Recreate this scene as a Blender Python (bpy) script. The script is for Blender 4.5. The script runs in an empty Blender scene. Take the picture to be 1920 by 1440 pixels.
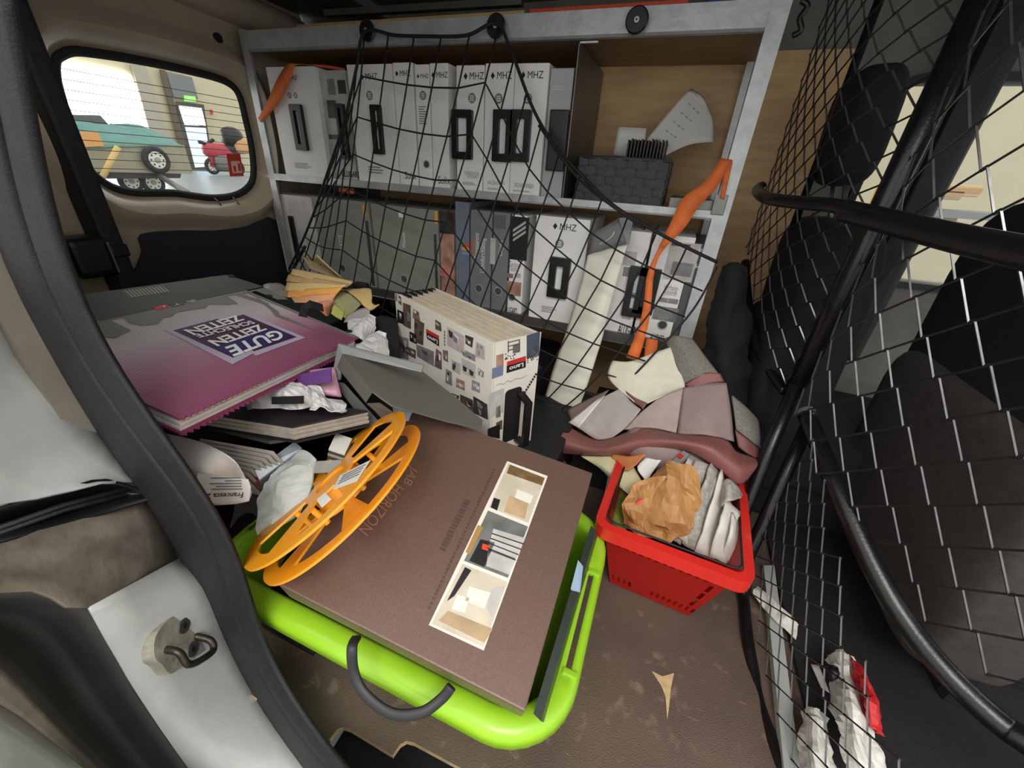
import bpy, bmesh, math, random
from mathutils import Vector as V, Matrix, noise
random.seed(7)
# ------------------------------------------------------------------ camera, world, lights
CZ = 0.915                                   # camera height above the load floor
FPX = 735.0
def _axes():
    d = V((870 - 960, 2070 - 720, FPX)).normalized()          # world down seen by the lens
    x = -V((-1340 - 960, 157 - 720, FPX)).normalized()
    x = (x - d * x.dot(d)).normalized()
    up = -d
    return x, up.cross(x), up
_X, _Y, _Z = _axes()
scene = bpy.context.scene
col = scene.collection
cd = bpy.data.cameras.new('camera'); cam = bpy.data.objects.new('camera', cd); col.objects.link(cam)
cd.sensor_width = 36; cd.lens = FPX / 1920 * 36; cd.clip_start = 0.01; cd.clip_end = 100
R = Matrix(((_X[0], -_X[1], -_X[2]), (_Y[0], -_Y[1], -_Y[2]), (_Z[0], -_Z[1], -_Z[2])))
cam.matrix_world = Matrix.Translation((0, 0, CZ)) @ R.to_4x4()
scene.camera = cam
w = bpy.data.worlds.new('hall_light'); scene.world = w; w.use_nodes = True
w.node_tree.nodes['Background'].inputs[0].default_value = (1.0, 0.985, 0.95, 1)
w.node_tree.nodes['Background'].inputs[1].default_value = 0.85
def area(name, loc, target, sx, sy, e, c=(1, 1, 1)):
    l = bpy.data.lights.new(name, 'AREA'); l.shape = 'RECTANGLE'; l.size = sx; l.size_y = sy; l.energy = e; l.color = c
    o = bpy.data.objects.new(name, l); col.objects.link(o); o.location = loc
    o.rotation_euler = (V(target) - V(loc)).to_track_quat('-Z', 'Y').to_euler()
    return o
area('hall_skylight', (0.9, -2.2, 3.6), (0.0, 0.6, 0.4), 2.2, 1.6, 70, (1, 0.97, 0.92))
scene.view_settings.view_transform = 'Standard'; scene.view_settings.look = 'None'
scene.view_settings.gamma = 1; scene.view_settings.use_curve_mapping = False
scene.view_settings.exposure = 0.8

# ------------------------------------------------------------------ helpers
def ray(px, py):
    c = (px - 960, py - 720, FPX)
    return V((_X.dot(c), _Y.dot(c), _Z.dot(c)))
def at(px, py, x=None, y=None, z=None, d=None):
    """the point of the place at a known x, y or z (or distance) seen along one line of sight"""
    r = ray(px, py)
    if x is not None: t = x / r.x
    elif y is not None: t = y / r.y
    elif z is not None: t = (z - CZ) / r.z
    else: t = d / r.length
    return V((0, 0, CZ)) + r * t
def lin(c):
    return tuple((v / 255 / 12.92 if v / 255 <= 0.04045 else ((v / 255 + 0.055) / 1.055) ** 2.4) for v in c)
MATS = {}
def mat(name, rgb, rough=0.5, metal=0.0, ns=0, amt=0.15, bump=0, bs=60, spec=0.5, alpha=1, emit=0, stretch=None, sss=0, trans=0, coat=0):
    if name in MATS: return MATS[name]
    m = bpy.data.materials.new(name); m.use_nodes = True; nt = m.node_tree; b = nt.nodes['Principled BSDF']
    c = lin(rgb); b.inputs['Base Color'].default_value = (*c, 1); b.inputs['Roughness'].default_value = rough
    b.inputs['Metallic'].default_value = metal; b.inputs['Specular IOR Level'].default_value = spec
    b.inputs['Alpha'].default_value = alpha
    b.inputs['Coat Weight'].default_value = coat
    if trans: b.inputs['Transmission Weight'].default_value = trans
    if emit: b.inputs['Emission Color'].default_value = (*c, 1); b.inputs['Emission Strength'].default_value = emit
    L = nt.links.new
    if ns or bump:
        tc = nt.nodes.new('ShaderNodeTexCoord'); mp = nt.nodes.new('ShaderNodeMapping'); L(tc.outputs['Object'], mp.inputs[0])
        if stretch: mp.inputs['Scale'].default_value = stretch
    if ns:
        n = nt.nodes.new('ShaderNodeTexNoise'); n.inputs['Scale'].default_value = ns; n.inputs['Detail'].default_value = 6; L(mp.outputs[0], n.inputs[0])
        r = nt.nodes.new('ShaderNodeValToRGB'); L(n.outputs[0], r.inputs[0])
        r.color_ramp.elements[0].position = 0.3; r.color_ramp.elements[1].position = 0.7
        r.color_ramp.elements[0].color = (*[v * (1 - amt) for v in c], 1); r.color_ramp.elements[1].color = (*[min(1, v * (1 + amt)) for v in c], 1)
        L(r.outputs[0], b.inputs['Base Color'])
    if bump:
        n2 = nt.nodes.new('ShaderNodeTexNoise'); n2.inputs['Scale'].default_value = bs; n2.inputs['Detail'].default_value = 4; L(mp.outputs[0], n2.inputs[0])
        bp = nt.nodes.new('ShaderNodeBump'); bp.inputs['Strength'].default_value = bump; bp.inputs['Distance'].default_value = 0.004
        L(n2.outputs[0], bp.inputs['Height']); L(bp.outputs[0], b.inputs['Normal'])
    MATS[name] = m; return m
def wave_bump(m, scale, strength, direction='X', dist=0.002, kind='BANDS'):
    nt = m.node_tree; b = nt.nodes['Principled BSDF']; tc = nt.nodes.new('ShaderNodeTexCoord')
    wv = nt.nodes.new('ShaderNodeTexWave'); wv.wave_type = kind; wv.bands_direction = direction; wv.inputs['Scale'].default_value = scale
    nt.links.new(tc.outputs['Object'], wv.inputs[0]); bp = nt.nodes.new('ShaderNodeBump'); bp.inputs['Strength'].default_value = strength; bp.inputs['Distance'].default_value = dist
    nt.links.new(wv.outputs['Fac'], bp.inputs['Height'])
    if b.inputs['Normal'].links: nt.links.new(b.inputs['Normal'].links[0].from_socket, bp.inputs['Normal'])
    nt.links.new(bp.outputs[0], b.inputs['Normal']); return m
MW = {}
def tag(o, label=None, cat=None, group=None, kind=None):
    if label: o['label'] = label
    if cat: o['category'] = cat
    if group: o['group'] = group
    if kind: o['kind'] = kind
    return o
def thing(name, label, cat, loc, group=None, kind=None):
    o = bpy.data.objects.new(name, None); col.objects.link(o); o.location = loc; o.empty_display_size = 0.05
    MW[o] = Matrix.Translation(V(loc)); return tag(o, label, cat, group, kind)
def mk(name, verts, faces, m, parent=None, smooth=False, label=None, cat=None, group=None, kind=None):
    """verts in world space; parts become local to their parent"""
    vs = [V(v) for v in verts]
    if parent is not None:
        inv = MW[parent].inverted(); vs = [inv @ v for v in vs]; mw = MW[parent]
    else:
        lo = [min(v[i] for v in vs) for i in range(3)]; hi = [max(v[i] for v in vs) for i in range(3)]
        base = V(((lo[0] + hi[0]) / 2, (lo[1] + hi[1]) / 2, lo[2])); vs = [v - base for v in vs]; mw = Matrix.Translation(base)
    me = bpy.data.meshes.new(name); me.from_pydata(vs, [], faces); me.update()
    for mm in (m if isinstance(m, (list, tuple)) else [m]): me.materials.append(mm)
    if smooth:
        for p in me.polygons: p.use_smooth = True
    o = bpy.data.objects.new(name, me); col.objects.link(o)
    if parent is not None: o.parent = parent
    else: o.location = mw.translation
    MW[o] = mw
    return tag(o, label, cat, group, kind)
def mkb(name, bm, m, parent=None, smooth=False, **k):
    bmesh.ops.recalc_face_normals(bm, faces=bm.faces)
    bm.verts.index_update()
    vs = [v.co.copy() for v in bm.verts]; fs = [[v.index for v in f.verts] for f in bm.faces]; mi = [f.material_index for f in bm.faces]
    bm.free(); o = mk(name, vs, fs, m, parent, smooth, **k)
    if any(mi):
        for p, i in zip(o.data.polygons, mi): p.material_index = i
    return o
class Fr:
    """a flat face of a thing: origin, two unit axes and the outward normal"""
    def __init__(s, o, u, v):
        s.o = V(o); s.u = V(u).normalized(); v = V(v); s.v = (v - s.u * v.dot(s.u)).normalized(); s.n = s.u.cross(s.v)
    def p(s, a, b, c=0): return s.o + s.u * a + s.v * b + s.n * c
    def px(s, px, py, c=0):
        r = ray(px, py); q = s.o + s.n * c; t = (q - V((0, 0, CZ))).dot(s.n) / r.dot(s.n)
        w_ = V((0, 0, CZ)) + r * t - q; return w_.dot(s.u), w_.dot(s.v)
def bevel_bm(bm, bev, seg=2):
    if bev: bmesh.ops.bevel(bm, geom=list(bm.edges), offset=bev, segments=seg, profile=0.6, affect='EDGES', clamp_overlap=True)
def hexa(name, c8, m, parent=None, bev=0, seg=2, smooth=False, **k):
    bm = bmesh.new(); v = [bm.verts.new(c) for c in c8]
    for f in ((0, 3, 2, 1), (4, 5, 6, 7), (0, 1, 5, 4), (1, 2, 6, 5), (2, 3, 7, 6), (3, 0, 4, 7)): bm.faces.new([v[i] for i in f])
    bevel_bm(bm, bev, seg); return mkb(name, bm, m, parent, smooth, **k)
def fbox(name, fr, a0, a1, b0, b1, c0, c1, m, parent=None, bev=0, seg=2, **k):
    return hexa(name, [fr.p(a, b, c) for c in (c0, c1) for a, b in ((a0, b0), (a1, b0), (a1, b1), (a0, b1))], m, parent, bev, seg, **k)
W0 = Fr((0, 0, 0), (1, 0, 0), (0, 1, 0))
def box(name, x0, x1, y0, y1, z0, z1, m, parent=None, bev=0, seg=2, **k): return fbox(name, W0, x0, x1, y0, y1, z0, z1, m, parent, bev, seg, **k)
def fpoly(name, fr, pts, m, parent, c=0.0006, th=0.0004, **k):
    """flat print or thin plate on a face"""
    n = len(pts); vs = [fr.p(a, b, c - th) for a, b in pts] + [fr.p(a, b, c) for a, b in pts]
    fs = [list(range(n, 2 * n))] + [[i, (i + 1) % n, n + (i + 1) % n, n + i] for i in range(n)] + [list(range(n - 1, -1, -1))]
    return mk(name, vs, fs, m, parent, **k)
def print_px(name, fr, pts, m, parent, c=0.0006, **k): return fpoly(name, fr, [fr.px(*p) for p in pts], m, parent, c, **k)
def disc(fr, a, b, r, n=20, ry=None): return [(a + r * math.cos(t * 2 * math.pi / n), b + (ry or r) * math.sin(t * 2 * math.pi / n)) for t in range(n)]
def frame_ring(name, fr, outer, inner, c0, c1, m, parent, **k):
    """a plate with a hole: equal-length outlines"""
    n = len(outer); vs = []
    for c in (c0, c1):
        vs += [fr.p(a, b, c) for a, b in outer] + [fr.p(a, b, c) for a, b in inner]
    fs = []
    for i in range(n):
        j = (i + 1) % n
        fs += [[2 * n + i, 2 * n + j, 3 * n + j, 3 * n + i], [i, n + i, n + j, j], [i, j, 2 * n + j, 2 * n + i], [n + i, 3 * n + i, 3 * n + j, n + j]]
    return mk(name, vs, fs, m, parent, **k)
def rrect(a0, a1, b0, b1, r, n=4):
    pts = []
    for cx, cy, s in ((a1 - r, b0 + r, -90), (a1 - r, b1 - r, 0), (a0 + r, b1 - r, 90), (a0 + r, b0 + r, 180)):
        for i in range(n + 1):
            t = math.radians(s + 90 * i / n); pts.append((cx + r * math.cos(t), cy + r * math.sin(t)))
    return pts
FONTM = {}
def text_mesh(s, bold=0.0, space=1.0):
    key = (s, bold, space)
    if key not in FONTM:
        cu = bpy.data.curves.new('lettering', 'FONT'); cu.body = s; cu.size = 1; cu.offset = bold; cu.space_character = space; cu.resolution_u = 3
        o = bpy.data.objects.new('lettering', cu); me = bpy.data.meshes.new_from_object(o)
        vs = [v.co.copy() for v in me.vertices]; fs = [list(p.vertices) for p in me.polygons]
        bpy.data.objects.remove(o); bpy.data.curves.remove(cu); bpy.data.meshes.remove(me)
        x0 = min(v.x for v in vs); x1 = max(v.x for v in vs); y0 = min(v.y for v in vs); y1 = max(v.y for v in vs)
        FONTM[key] = ([((v.x - x0) / (x1 - x0), (v.y - y0) / (y1 - y0)) for v in vs], fs)
    return FONTM[key]
def text_px(s, fr, bl, br, tl, m, parent, c=0.0009, bold=0.0, name='lettering', **k):
    """lettering laid on a face; bl/br/tl: start and end of the base line and the top of the first letter"""
    uv, fs = text_mesh(s, bold); o = V(fr.px(*bl)); u = V(fr.px(*br)) - o; v = V(fr.px(*tl)) - o
    return mk(name, [fr.p(*(o + u * a + v * b), c) for a, b in uv], fs, m, parent, **k)
def text_ab(s, fr, a, b, wd, h, m, parent, c=0.0009, bold=0.0, name='lettering', **k):
    uv, fs = text_mesh(s, bold)
    return mk(name, [fr.p(a + wd * x, b + h * y, c) for x, y in uv], fs, m, parent, **k)
def lines_ab(fr, a, b, wd, h, n, m, parent, c=0.0008):
    """rows of fine print too small to read"""
    vs = []; fs = []
    for i in range(n):
        y = b + h * (1 - (i + 0.5) / n); t = h / n * 0.22; ww = wd * random.uniform(0.6, 1); k = len(vs)
        vs += [fr.p(a + p, q, c) for p, q in ((0, y - t), (ww, y - t), (ww, y + t), (0, y + t))]; fs.append([k, k + 1, k + 2, k + 3])
    return mk('fine_print', vs, fs, m, parent, kind='stuff')
def cr(pts, n=6, closed=False):
    """smooth curve through points (any dimension)"""
    P = [tuple(p) for p in pts]; L = len(P); out = []
    for i in range(L if closed else L - 1):
        if closed: a, b, c, d = P[(i - 1) % L], P[i], P[(i + 1) % L], P[(i + 2) % L]
        else: a, b, c, d = P[max(i - 1, 0)], P[i], P[i + 1], P[min(i + 2, L - 1)]
        for k in range(n):
            t = k / n
            out.append(tuple(0.5 * (2 * q + (r - p) * t + (2 * p - 5 * q + 4 * r - s) * t * t + (3 * q - p - 3 * r + s) * t ** 3) for p, q, r, s in zip(a, b, c, d)))
    if not closed: out.append(P[-1])
    return out
def tube_geo(pts, r, n=8, closed=False, prof=None, cap=True, up=None):
    P = [V(p) for p in pts]; L = len(P); vs = []; fs = []
    tang = [((P[(i + 1) % L] - P[i - 1]) if closed else (P[min(i + 1, L - 1)] - P[max(i - 1, 0)])).normalized() for i in range(L)]
    nrm = V(up) if up is not None else (V((0, 0, 1)) if abs(tang[0].z) < 0.9 else V((1, 0, 0)))
    for i in range(L):
        nrm = V(up) if up is not None else nrm
        nrm = (nrm - tang[i] * nrm.dot(tang[i])).normalized(); bi = tang[i].cross(nrm)
        rr = r[i] if isinstance(r, (list, tuple)) else r
        for a, b in (prof or [(math.cos(2 * math.pi * k / n), math.sin(2 * math.pi * k / n)) for k in range(n)]):
            vs.append(P[i] + bi * (a * rr) + nrm * (b * rr))
    m = len(prof) if prof else n
    for i in range(L if closed else L - 1):
        j = (i + 1) % L
        for k in range(m): fs.append([i * m + k, i * m + (k + 1) % m, j * m + (k + 1) % m, j * m + k])
    if not closed and cap: fs += [list(range(m))[::-1], list(range((L - 1) * m, L * m))]
    return vs, fs
def tube(name, pts, r, m, parent=None, n=8, closed=False, prof=None, smooth=True, up=None, **k):
    vs, fs = tube_geo(pts, r, n, closed, prof, True, up); o = mk(name, vs, fs, m, parent, smooth, **k)
    return o
def strap(name, pts, wd, th, m, parent=None, up=None, **k):
    return tube(name, pts, 1, m, parent, prof=[(-wd / 2, -th / 2), (wd / 2, -th / 2), (wd / 2, th / 2), (-wd / 2, th / 2)], smooth=False, up=up, **k)
def cyl(name, c, axis, r, h, m, parent=None, n=24, bev=0, r2=None, smooth=False, **k):
    axis = V(axis).normalized(); e = axis.orthogonal().normalized(); f = axis.cross(e); c = V(c)
    ring = lambda rr, hh: [c + axis * hh + (e * math.cos(2 * math.pi * i / n) + f * math.sin(2 * math.pi * i / n)) * rr for i in range(n)]
    r2 = r if r2 is None else r2
    rs = [ring(r - bev, 0), ring(r, bev), ring(r2, h - bev), ring(r2 - bev, h)] if bev else [ring(r, 0), ring(r2, h)]
    vs = sum(rs, []); fs = [list(range(n))[::-1], list(range(len(vs) - n, len(vs)))]
    for q in range(len(rs) - 1):
        for i in range(n): fs.append([q * n + i, q * n + (i + 1) % n, (q + 1) * n + (i + 1) % n, (q + 1) * n + i])
    return mk(name, vs, fs, m, parent, smooth, **k)
def grid_geo(rows, n=4):
    """smooth surface through a grid of points"""
    R_ = [cr(r, n) for r in rows]; cols = [cr([r[j] for r in R_], n) for j in range(len(R_[0]))]
    H = len(cols[0]); Wd = len(cols); P = [[V(cols[j][i]) for j in range(Wd)] for i in range(H)]
    return P
def sheet_from(name, P, m, parent=None, th=0.0015, smooth=True, rough=0, rs=30, crease=0, cs=22, **k):
    H = len(P); Wd = len(P[0])
    if crease:                                   # sharp folds of crumpled paper or foil
        Q = []
        for i in range(H):
            r = []
            for j in range(Wd):
                p = P[i][j]; a = P[min(i + 1, H - 1)][j] - P[max(i - 1, 0)][j]; b = P[i][min(j + 1, Wd - 1)] - P[i][max(j - 1, 0)]; q = a.cross(b)
                q = q.normalized() if q.length > 1e-12 else V((0, 0, 1))
                h = 0.5 - 2.2 * abs(noise.noise(p * cs)) + 0.5 * (0.5 - 2.2 * abs(noise.noise(p * cs * 2.3 + V((7, 3, 1)))))
                r.append(p + q * (crease * h) + noise.noise_vector(p * cs * 1.4) * crease * 0.5)
            Q.append(r)
        P = Q
    if rough: P = [[p + noise.noise_vector(p * rs) * rough for p in r] for r in P]
    nr = []
    for i in range(H):
        for j in range(Wd):
            a = P[min(i + 1, H - 1)][j] - P[max(i - 1, 0)][j]; b = P[i][min(j + 1, Wd - 1)] - P[i][max(j - 1, 0)]
            q = a.cross(b); nr.append(q.normalized() if q.length > 1e-12 else V((0, 0, 1)))
    top = [p for r in P for p in r]; N = len(top); vs = [p + q * th / 2 for p, q in zip(top, nr)] + [p - q * th / 2 for p, q in zip(top, nr)]; fs = []
    for i in range(H - 1):
        for j in range(Wd - 1):
            a, b, c, d = i * Wd + j, i * Wd + j + 1, (i + 1) * Wd + j + 1, (i + 1) * Wd + j
            fs += [[a, d, c, b], [N + a, N + b, N + c, N + d]]
    edge = [(0, j, 0, j + 1) for j in range(Wd - 1)] + [(i, Wd - 1, i + 1, Wd - 1) for i in range(H - 1)] + [(H - 1, j + 1, H - 1, j) for j in range(Wd - 1)] + [(i + 1, 0, i, 0) for i in range(H - 1)]
    for i, j, i2, j2 in edge:
        a, b = i * Wd + j, i2 * Wd + j2; fs.append([a, b, N + b, N + a])
    return mk(name, vs, fs, m, parent, smooth, **k)
def sheet(name, rows, m, parent=None, th=0.0015, n=4, rough=0, rs=30, **k):
    """rows of (px, py, y): a cloth or paper surface whose points lie at known depths y"""
    return sheet_from(name, grid_geo([[at(p[0], p[1], y=p[2]) for p in r] for r in rows], n), m, parent, th, True, rough, rs, **k)
def blob(name, c, ax, r, m, parent=None, e=0.5, nu=28, nv=18, **k):
    """rounded cushion shape (superellipsoid)"""
    sg = lambda v, p: math.copysign(abs(v) ** p, v); c = V(c); vs = []; fs = []
    for i in range(nv + 1):
        t = -math.pi / 2 + math.pi * i / nv
        for j in range(nu):
            s = 2 * math.pi * j / nu
            vs.append(c + V(ax[0]) * (r[0] * sg(math.cos(t), e) * sg(math.cos(s), e)) + V(ax[1]) * (r[1] * sg(math.cos(t), e) * sg(math.sin(s), e)) + V(ax[2]) * (r[2] * sg(math.sin(t), e)))
    for i in range(nv):
        for j in range(nu): fs.append([i * nu + j, i * nu + (j + 1) % nu, (i + 1) * nu + (j + 1) % nu, (i + 1) * nu + j])
    return mk(name, vs, fs, m, parent, True, **k)
def struct(o, label, cat): return tag(o, label, cat, kind='structure')
# ------------------------------------------------------------------ materials of the van
paint = mat('door_paint_beige', (176, 162, 140), 0.28, 0, 9, 0.08, coat=0.3)
paint_white = mat('body_paint_white', (176, 178, 175), 0.32, 0, 14, 0.07, 0.15, 40, coat=0.3)
black_trim = mat('black_trim', (26, 27, 30), 0.6, 0, 40, 0.2, 0.2, 300)
rubber = mat('rubber', (25, 26, 29), 0.62, 0, 60, 0.25, 0.25, 500)
blue_trim = mat('door_trim_dark', (30, 32, 42), 0.55, 0, 25, 0.2)
dark = mat('dark_cavity', (16, 15, 15), 0.8)
grime = mat('grimy_paint', (112, 104, 92), 0.6, 0, 18, 0.45, 0.3, 60)
steel = mat('zinc_steel', (186, 189, 190), 0.42, 0.4, 26, 0.14, 0.15, 90)
steel_dark = mat('brushed_steel', (120, 120, 116), 0.4, 0.8, 20, 0.15)
roofm = mat('roof_lining', (112, 110, 104), 0.75, 0, 12, 0.15)
ply = mat('birch_plywood', (196, 160, 112), 0.55, 0, 7, 0.16, 0.1, 80, stretch=(1, 1, 5))
plyedge = mat('plywood_edge', (196, 168, 128), 0.7, 0, 60, 0.15)
glass = mat('window_glass', (235, 245, 242), 0.02, 0, alpha=0.10, spec=0.5)
blackp = mat('black_plastic', (20, 20, 22), 0.38, 0, 30, 0.2)
whitem = mat('white_card', (232, 231, 227), 0.5, 0, 12, 0.03)
ink = mat('black_ink', (22, 22, 24), 0.6)
greyink = mat('grey_ink', (130, 130, 132), 0.6)
red_ink = mat('red_ink', (196, 46, 40), 0.5)
zf = lambda dz: CZ + dz
ROOF = CZ + 0.50; WALL = 1.66; REAR = -1.62

# ------------------------------------------------------------------ floor with its cut front edge
def floor_mat():
    m = mat('phenolic_floor', (92, 76, 66), 0.6, 0, 5, 0.22, 0.5, 420); nt = m.node_tree; b = nt.nodes['Principled BSDF']
    src = b.inputs['Base Color'].links[0].from_socket
    tc = nt.nodes.new('ShaderNodeTexCoord'); mp = nt.nodes.new('ShaderNodeMapping'); mp.inputs['Scale'].default_value = (3, 55, 3); mp.inputs['Rotation'].default_value = (0, 0, 1.2)
    nt.links.new(tc.outputs['Object'], mp.inputs[0])
    for sc, lo, hi, c in ((5, 0.71, 0.75, (150, 130, 108)), (26, 0.60, 0.72, (126, 106, 92))):
        n = nt.nodes.new('ShaderNodeTexNoise'); n.inputs['Scale'].default_value = sc; n.inputs['Detail'].default_value = 9
        nt.links.new((mp if sc == 5 else tc).outputs[0 if sc == 5 else 'Object'], n.inputs[0])
        r = nt.nodes.new('ShaderNodeValToRGB'); r.color_ramp.elements[0].position = lo; r.color_ramp.elements[1].position = hi; nt.links.new(n.outputs[0], r.inputs[0])
        mx = nt.nodes.new('ShaderNodeMix'); mx.data_type = 'RGBA'; nt.links.new(r.outputs[0], mx.inputs['Factor']); nt.links.new(src, mx.inputs['A']); mx.inputs['B'].default_value = (*lin(c), 1); src = mx.outputs['Result']
    nt.links.new(src, b.inputs['Base Color']); return m
floorm = floor_mat()
front = [at(px, py, z=0.0) for px, py in ((597, 1380), (618, 1386), (632, 1368), (642, 1363), (656, 1367), (736, 1416), (750, 1396), (762, 1389), (777, 1393), (864, 1440))]
outl = [V((-1.6, front[0].y - 0.01, 0))] + front + [V((0.1, 0.212, 0)), V((1.3, 0.23, 0)), V((1.3, WALL, 0)), V((-1.6, WALL, 0))]
n = len(outl); vs = [p + V((0, 0, -0.014)) for p in outl] + outl
o = mk('floor', vs, [list(range(n, 2 * n)), list(range(n))[::-1]] + [[i, (i + 1) % n, n + (i + 1) % n, n + i] for i in range(n)], [floorm, plyedge])
for p in o.data.polygons[2:]: p.material_index = 1
struct(o, 'scuffed brown film-faced plywood load floor of the van', 'floor')
# torn pale flake in the floor film
mk('torn_flake', [at(px, py, z=0.0008) for px, py in ((1222, 1258), (1242, 1268), (1264, 1262), (1258, 1290), (1254, 1330), (1251, 1350), (1248, 1306), (1240, 1286))], [list(range(8))], plyedge, o)
struct(box('trim_1', -.38, 1.3, -0.05, 0.40, -0.12, -0.06, dark), 'black entry step below the front edge of the load floor', 'step')

# ------------------------------------------------------------------ far side wall: plywood, painted steel, driver's window
zt = at(1490, 96, y=WALL).z
wx0, wx1, wz0, wz1 = 0.50, 1.22, zf(-0.24), at(1800, 155, y=WALL).z
wall = thing('wall_far', 'far side wall of the van behind the shelf rack', 'wall', (0, WALL, 0), kind='structure')
box('steel_panel', REAR, wx0, WALL, WALL + 0.05, -0.05, ROOF + 0.05, roofm, wall)
box('steel_panel', wx0, wx1, WALL, WALL + 0.05, -0.05, wz0, roofm, wall)
box('steel_panel', wx0, wx1, WALL, WALL + 0.05, wz1, ROOF + 0.05, roofm, wall)
box('steel_panel', wx1, 2.2, WALL, WALL + 0.05, -0.05, ROOF + 0.05, roofm, wall)
box('plywood_panel', -1.30, 0.36, WALL - 0.012, WALL - 0.001, 0.02, zt, ply, wall)
wn = thing('window_2', 'driver door window seen past the front seats', 'window', (0.86, WALL, wz0), kind='structure')
wf = Fr((wx0, WALL - 0.004, wz0), (1, 0, 0), (0, 0, 1)); ww, wh = wx1 - wx0, wz1 - wz0
frame_ring('seal', wf, rrect(-0.02, ww + 0.02, -0.02, wh + 0.02, 0.06), rrect(0.0, ww, 0.0, wh, 0.05), 0, 0.012, black_trim, wn)
fbox('pane', wf, 0, ww, 0, wh, -0.03, -0.026, glass, wn)

# ------------------------------------------------------------------ roof
rf = thing('ceiling', 'bare steel roof of the van with cross bows', 'ceiling', (0, 1, ROOF), kind='structure')
box('roof_skin', -1.75, 2.2, 0.36, WALL + 0.06, ROOF, ROOF + 0.03, roofm, rf)
box('roof_bow', -1.30, -1.18, 0.38, WALL, ROOF - 0.028, ROOF, roofm, rf, 0.01)
box('roof_bow', 0.30, 0.42, 0.38, WALL, ROOF - 0.03, ROOF, roofm, rf, 0.01)
# curved roof side rail above the rear doors
tube('rear_header', cr([(REAR + 0.03, 0.2, ROOF - 0.03), (REAR + 0.03, 0.9, ROOF - 0.045), (REAR + 0.03, 1.6, ROOF - 0.07)], 5), 0.05, paint, rf, n=14)

# ------------------------------------------------------------------ rear doors
gl = [(117, 153), (115, 122), (122, 113), (139, 106), (167, 107), (250, 119), (333, 135), (397, 150), (428, 162), (444, 180), (455, 222), (467, 278), (470, 328), (458, 350), (433, 362), (397, 365), (361, 361), (328, 356), (300, 355), (250, 354), (211, 344), (178, 319), (155, 286), (139, 239), (128, 194)]
loop = [at(px, py, x=REAR) for px, py in cr(gl, 3, True)]
cy = sum(p.y for p in loop) / len(loop); cz_ = sum(p.z for p in loop) / len(loop)
def ring(off, x):
    out = []; N = len(loop)
    for i in range(N):
        t = loop[(i + 1) % N] - loop[i - 1]; nn = V((0, -t.z, t.y)).normalized()
        if nn.dot(loop[i] - V((0, cy, cz_))) < 0: nn = -nn
        q = loop[i] + nn * off; out.append(V((x, q.y, q.z)))
    return out
def loft(name, rings, m, parent, smooth=True):
    N = len(rings[0]); vs = sum(rings, []); fs = []
    for k in range(len(rings) - 1):
        for i in range(N): fs.append([k * N + i, k * N + (i + 1) % N, (k + 1) * N + (i + 1) % N, (k + 1) * N + i])
    return mk(name, vs, fs, m, parent, smooth)
YL, YR, ZB, ZT = 0.50, WALL, -0.05, ROOF + 0.02
def to_rect(p, x):
    dy, dz = p.y - cy, p.z - cz_; k = min(((YR - cy) if dy > 0 else (cy - YL)) / max(abs(dy), 1e-6), ((ZT - cz_) if dz > 0 else (cz_ - ZB)) / max(abs(dz), 1e-6))
    return V((x, cy + dy * k, cz_ + dz * k))
d1 = thing('door_1', 'beige painted inside of the rear door that carries the heated window', 'door', (REAR, 1.0, 0), kind='structure')
r3 = ring(0.068, REAR + 0.066)
loft('door_skin', [r3, ring(0.085, REAR + 0.058), ring(0.11, REAR + 0.03), ring(0.125, REAR + 0.022), [to_rect(p, REAR + 0.02) for p in ring(0.125, 0)]], paint, d1)
loft('window_reveal', [ring(0.022, REAR + 0.004), ring(0.034, REAR + 0.022), ring(0.048, REAR + 0.050), r3], paint, d1)
w1 = thing('window_1', 'rounded heated rear door window looking out on the workshop', 'window', (REAR, 1.0, zf(-0.1)), kind='structure')
loft('seal', [ring(-0.001, REAR - 0.002), ring(0.006, REAR + 0.008), ring(0.016, REAR + 0.010), ring(0.024, REAR + 0.002)], rubber, w1)
N = len(loop); mk('pane', [p + V((-0.004, 0, 0)) for p in ring(0.004, REAR)], [list(range(N))], glass, w1)
for i in range(11):                                            # heating wires
    z = loop[0].z + 0.03 - i * 0.0235
    ys = []
    for k in range(N):
        a, b = loop[k], loop[(k + 1) % N]
        if (a.z - z) * (b.z - z) < 0: ys.append(a.y + (b.y - a.y) * (z - a.z) / (b.z - a.z))
    if len(ys) >= 2: box('heating_wire', REAR - 0.003, REAR - 0.002, min(ys), max(ys), z - 0.0009, z + 0.0009, grime, w1)
# dark lower trim of the rear door
tp = [(262, 440), (330, 432), (400, 432), (460, 425), (520, 415), (560, 560), (240, 560), (255, 500), (265, 470)]
fr = Fr((REAR + 0.03, 0, 0), (0, 1, 0), (0, 0, 1)); print_px('lower_trim', fr, [p[:2] for p in cr(tp, 3, True)], blue_trim, d1, 0.012, th=0.012)
for px, py, r in ((117, 28, 0.021), (224, 54, 0.021), (410, 71, 0.014)):
    p = at(px, py, x=REAR + 0.03); cyl('drain_hole', p - V((.02, 0, 0)), (1, 0, 0), r, 0.021, dark, d1, 20)
for px, py in ((409, 383), (443, 381)):
    p = at(px, py, x=REAR + 0.05); tube('wire_clip', [p + V((0, -0.008, 0.02)), p + V((0.008, -0.004, 0.012)), p + V((0.010, 0.004, -0.004)), p], 0.002, steel_dark, d1, 6)
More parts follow.
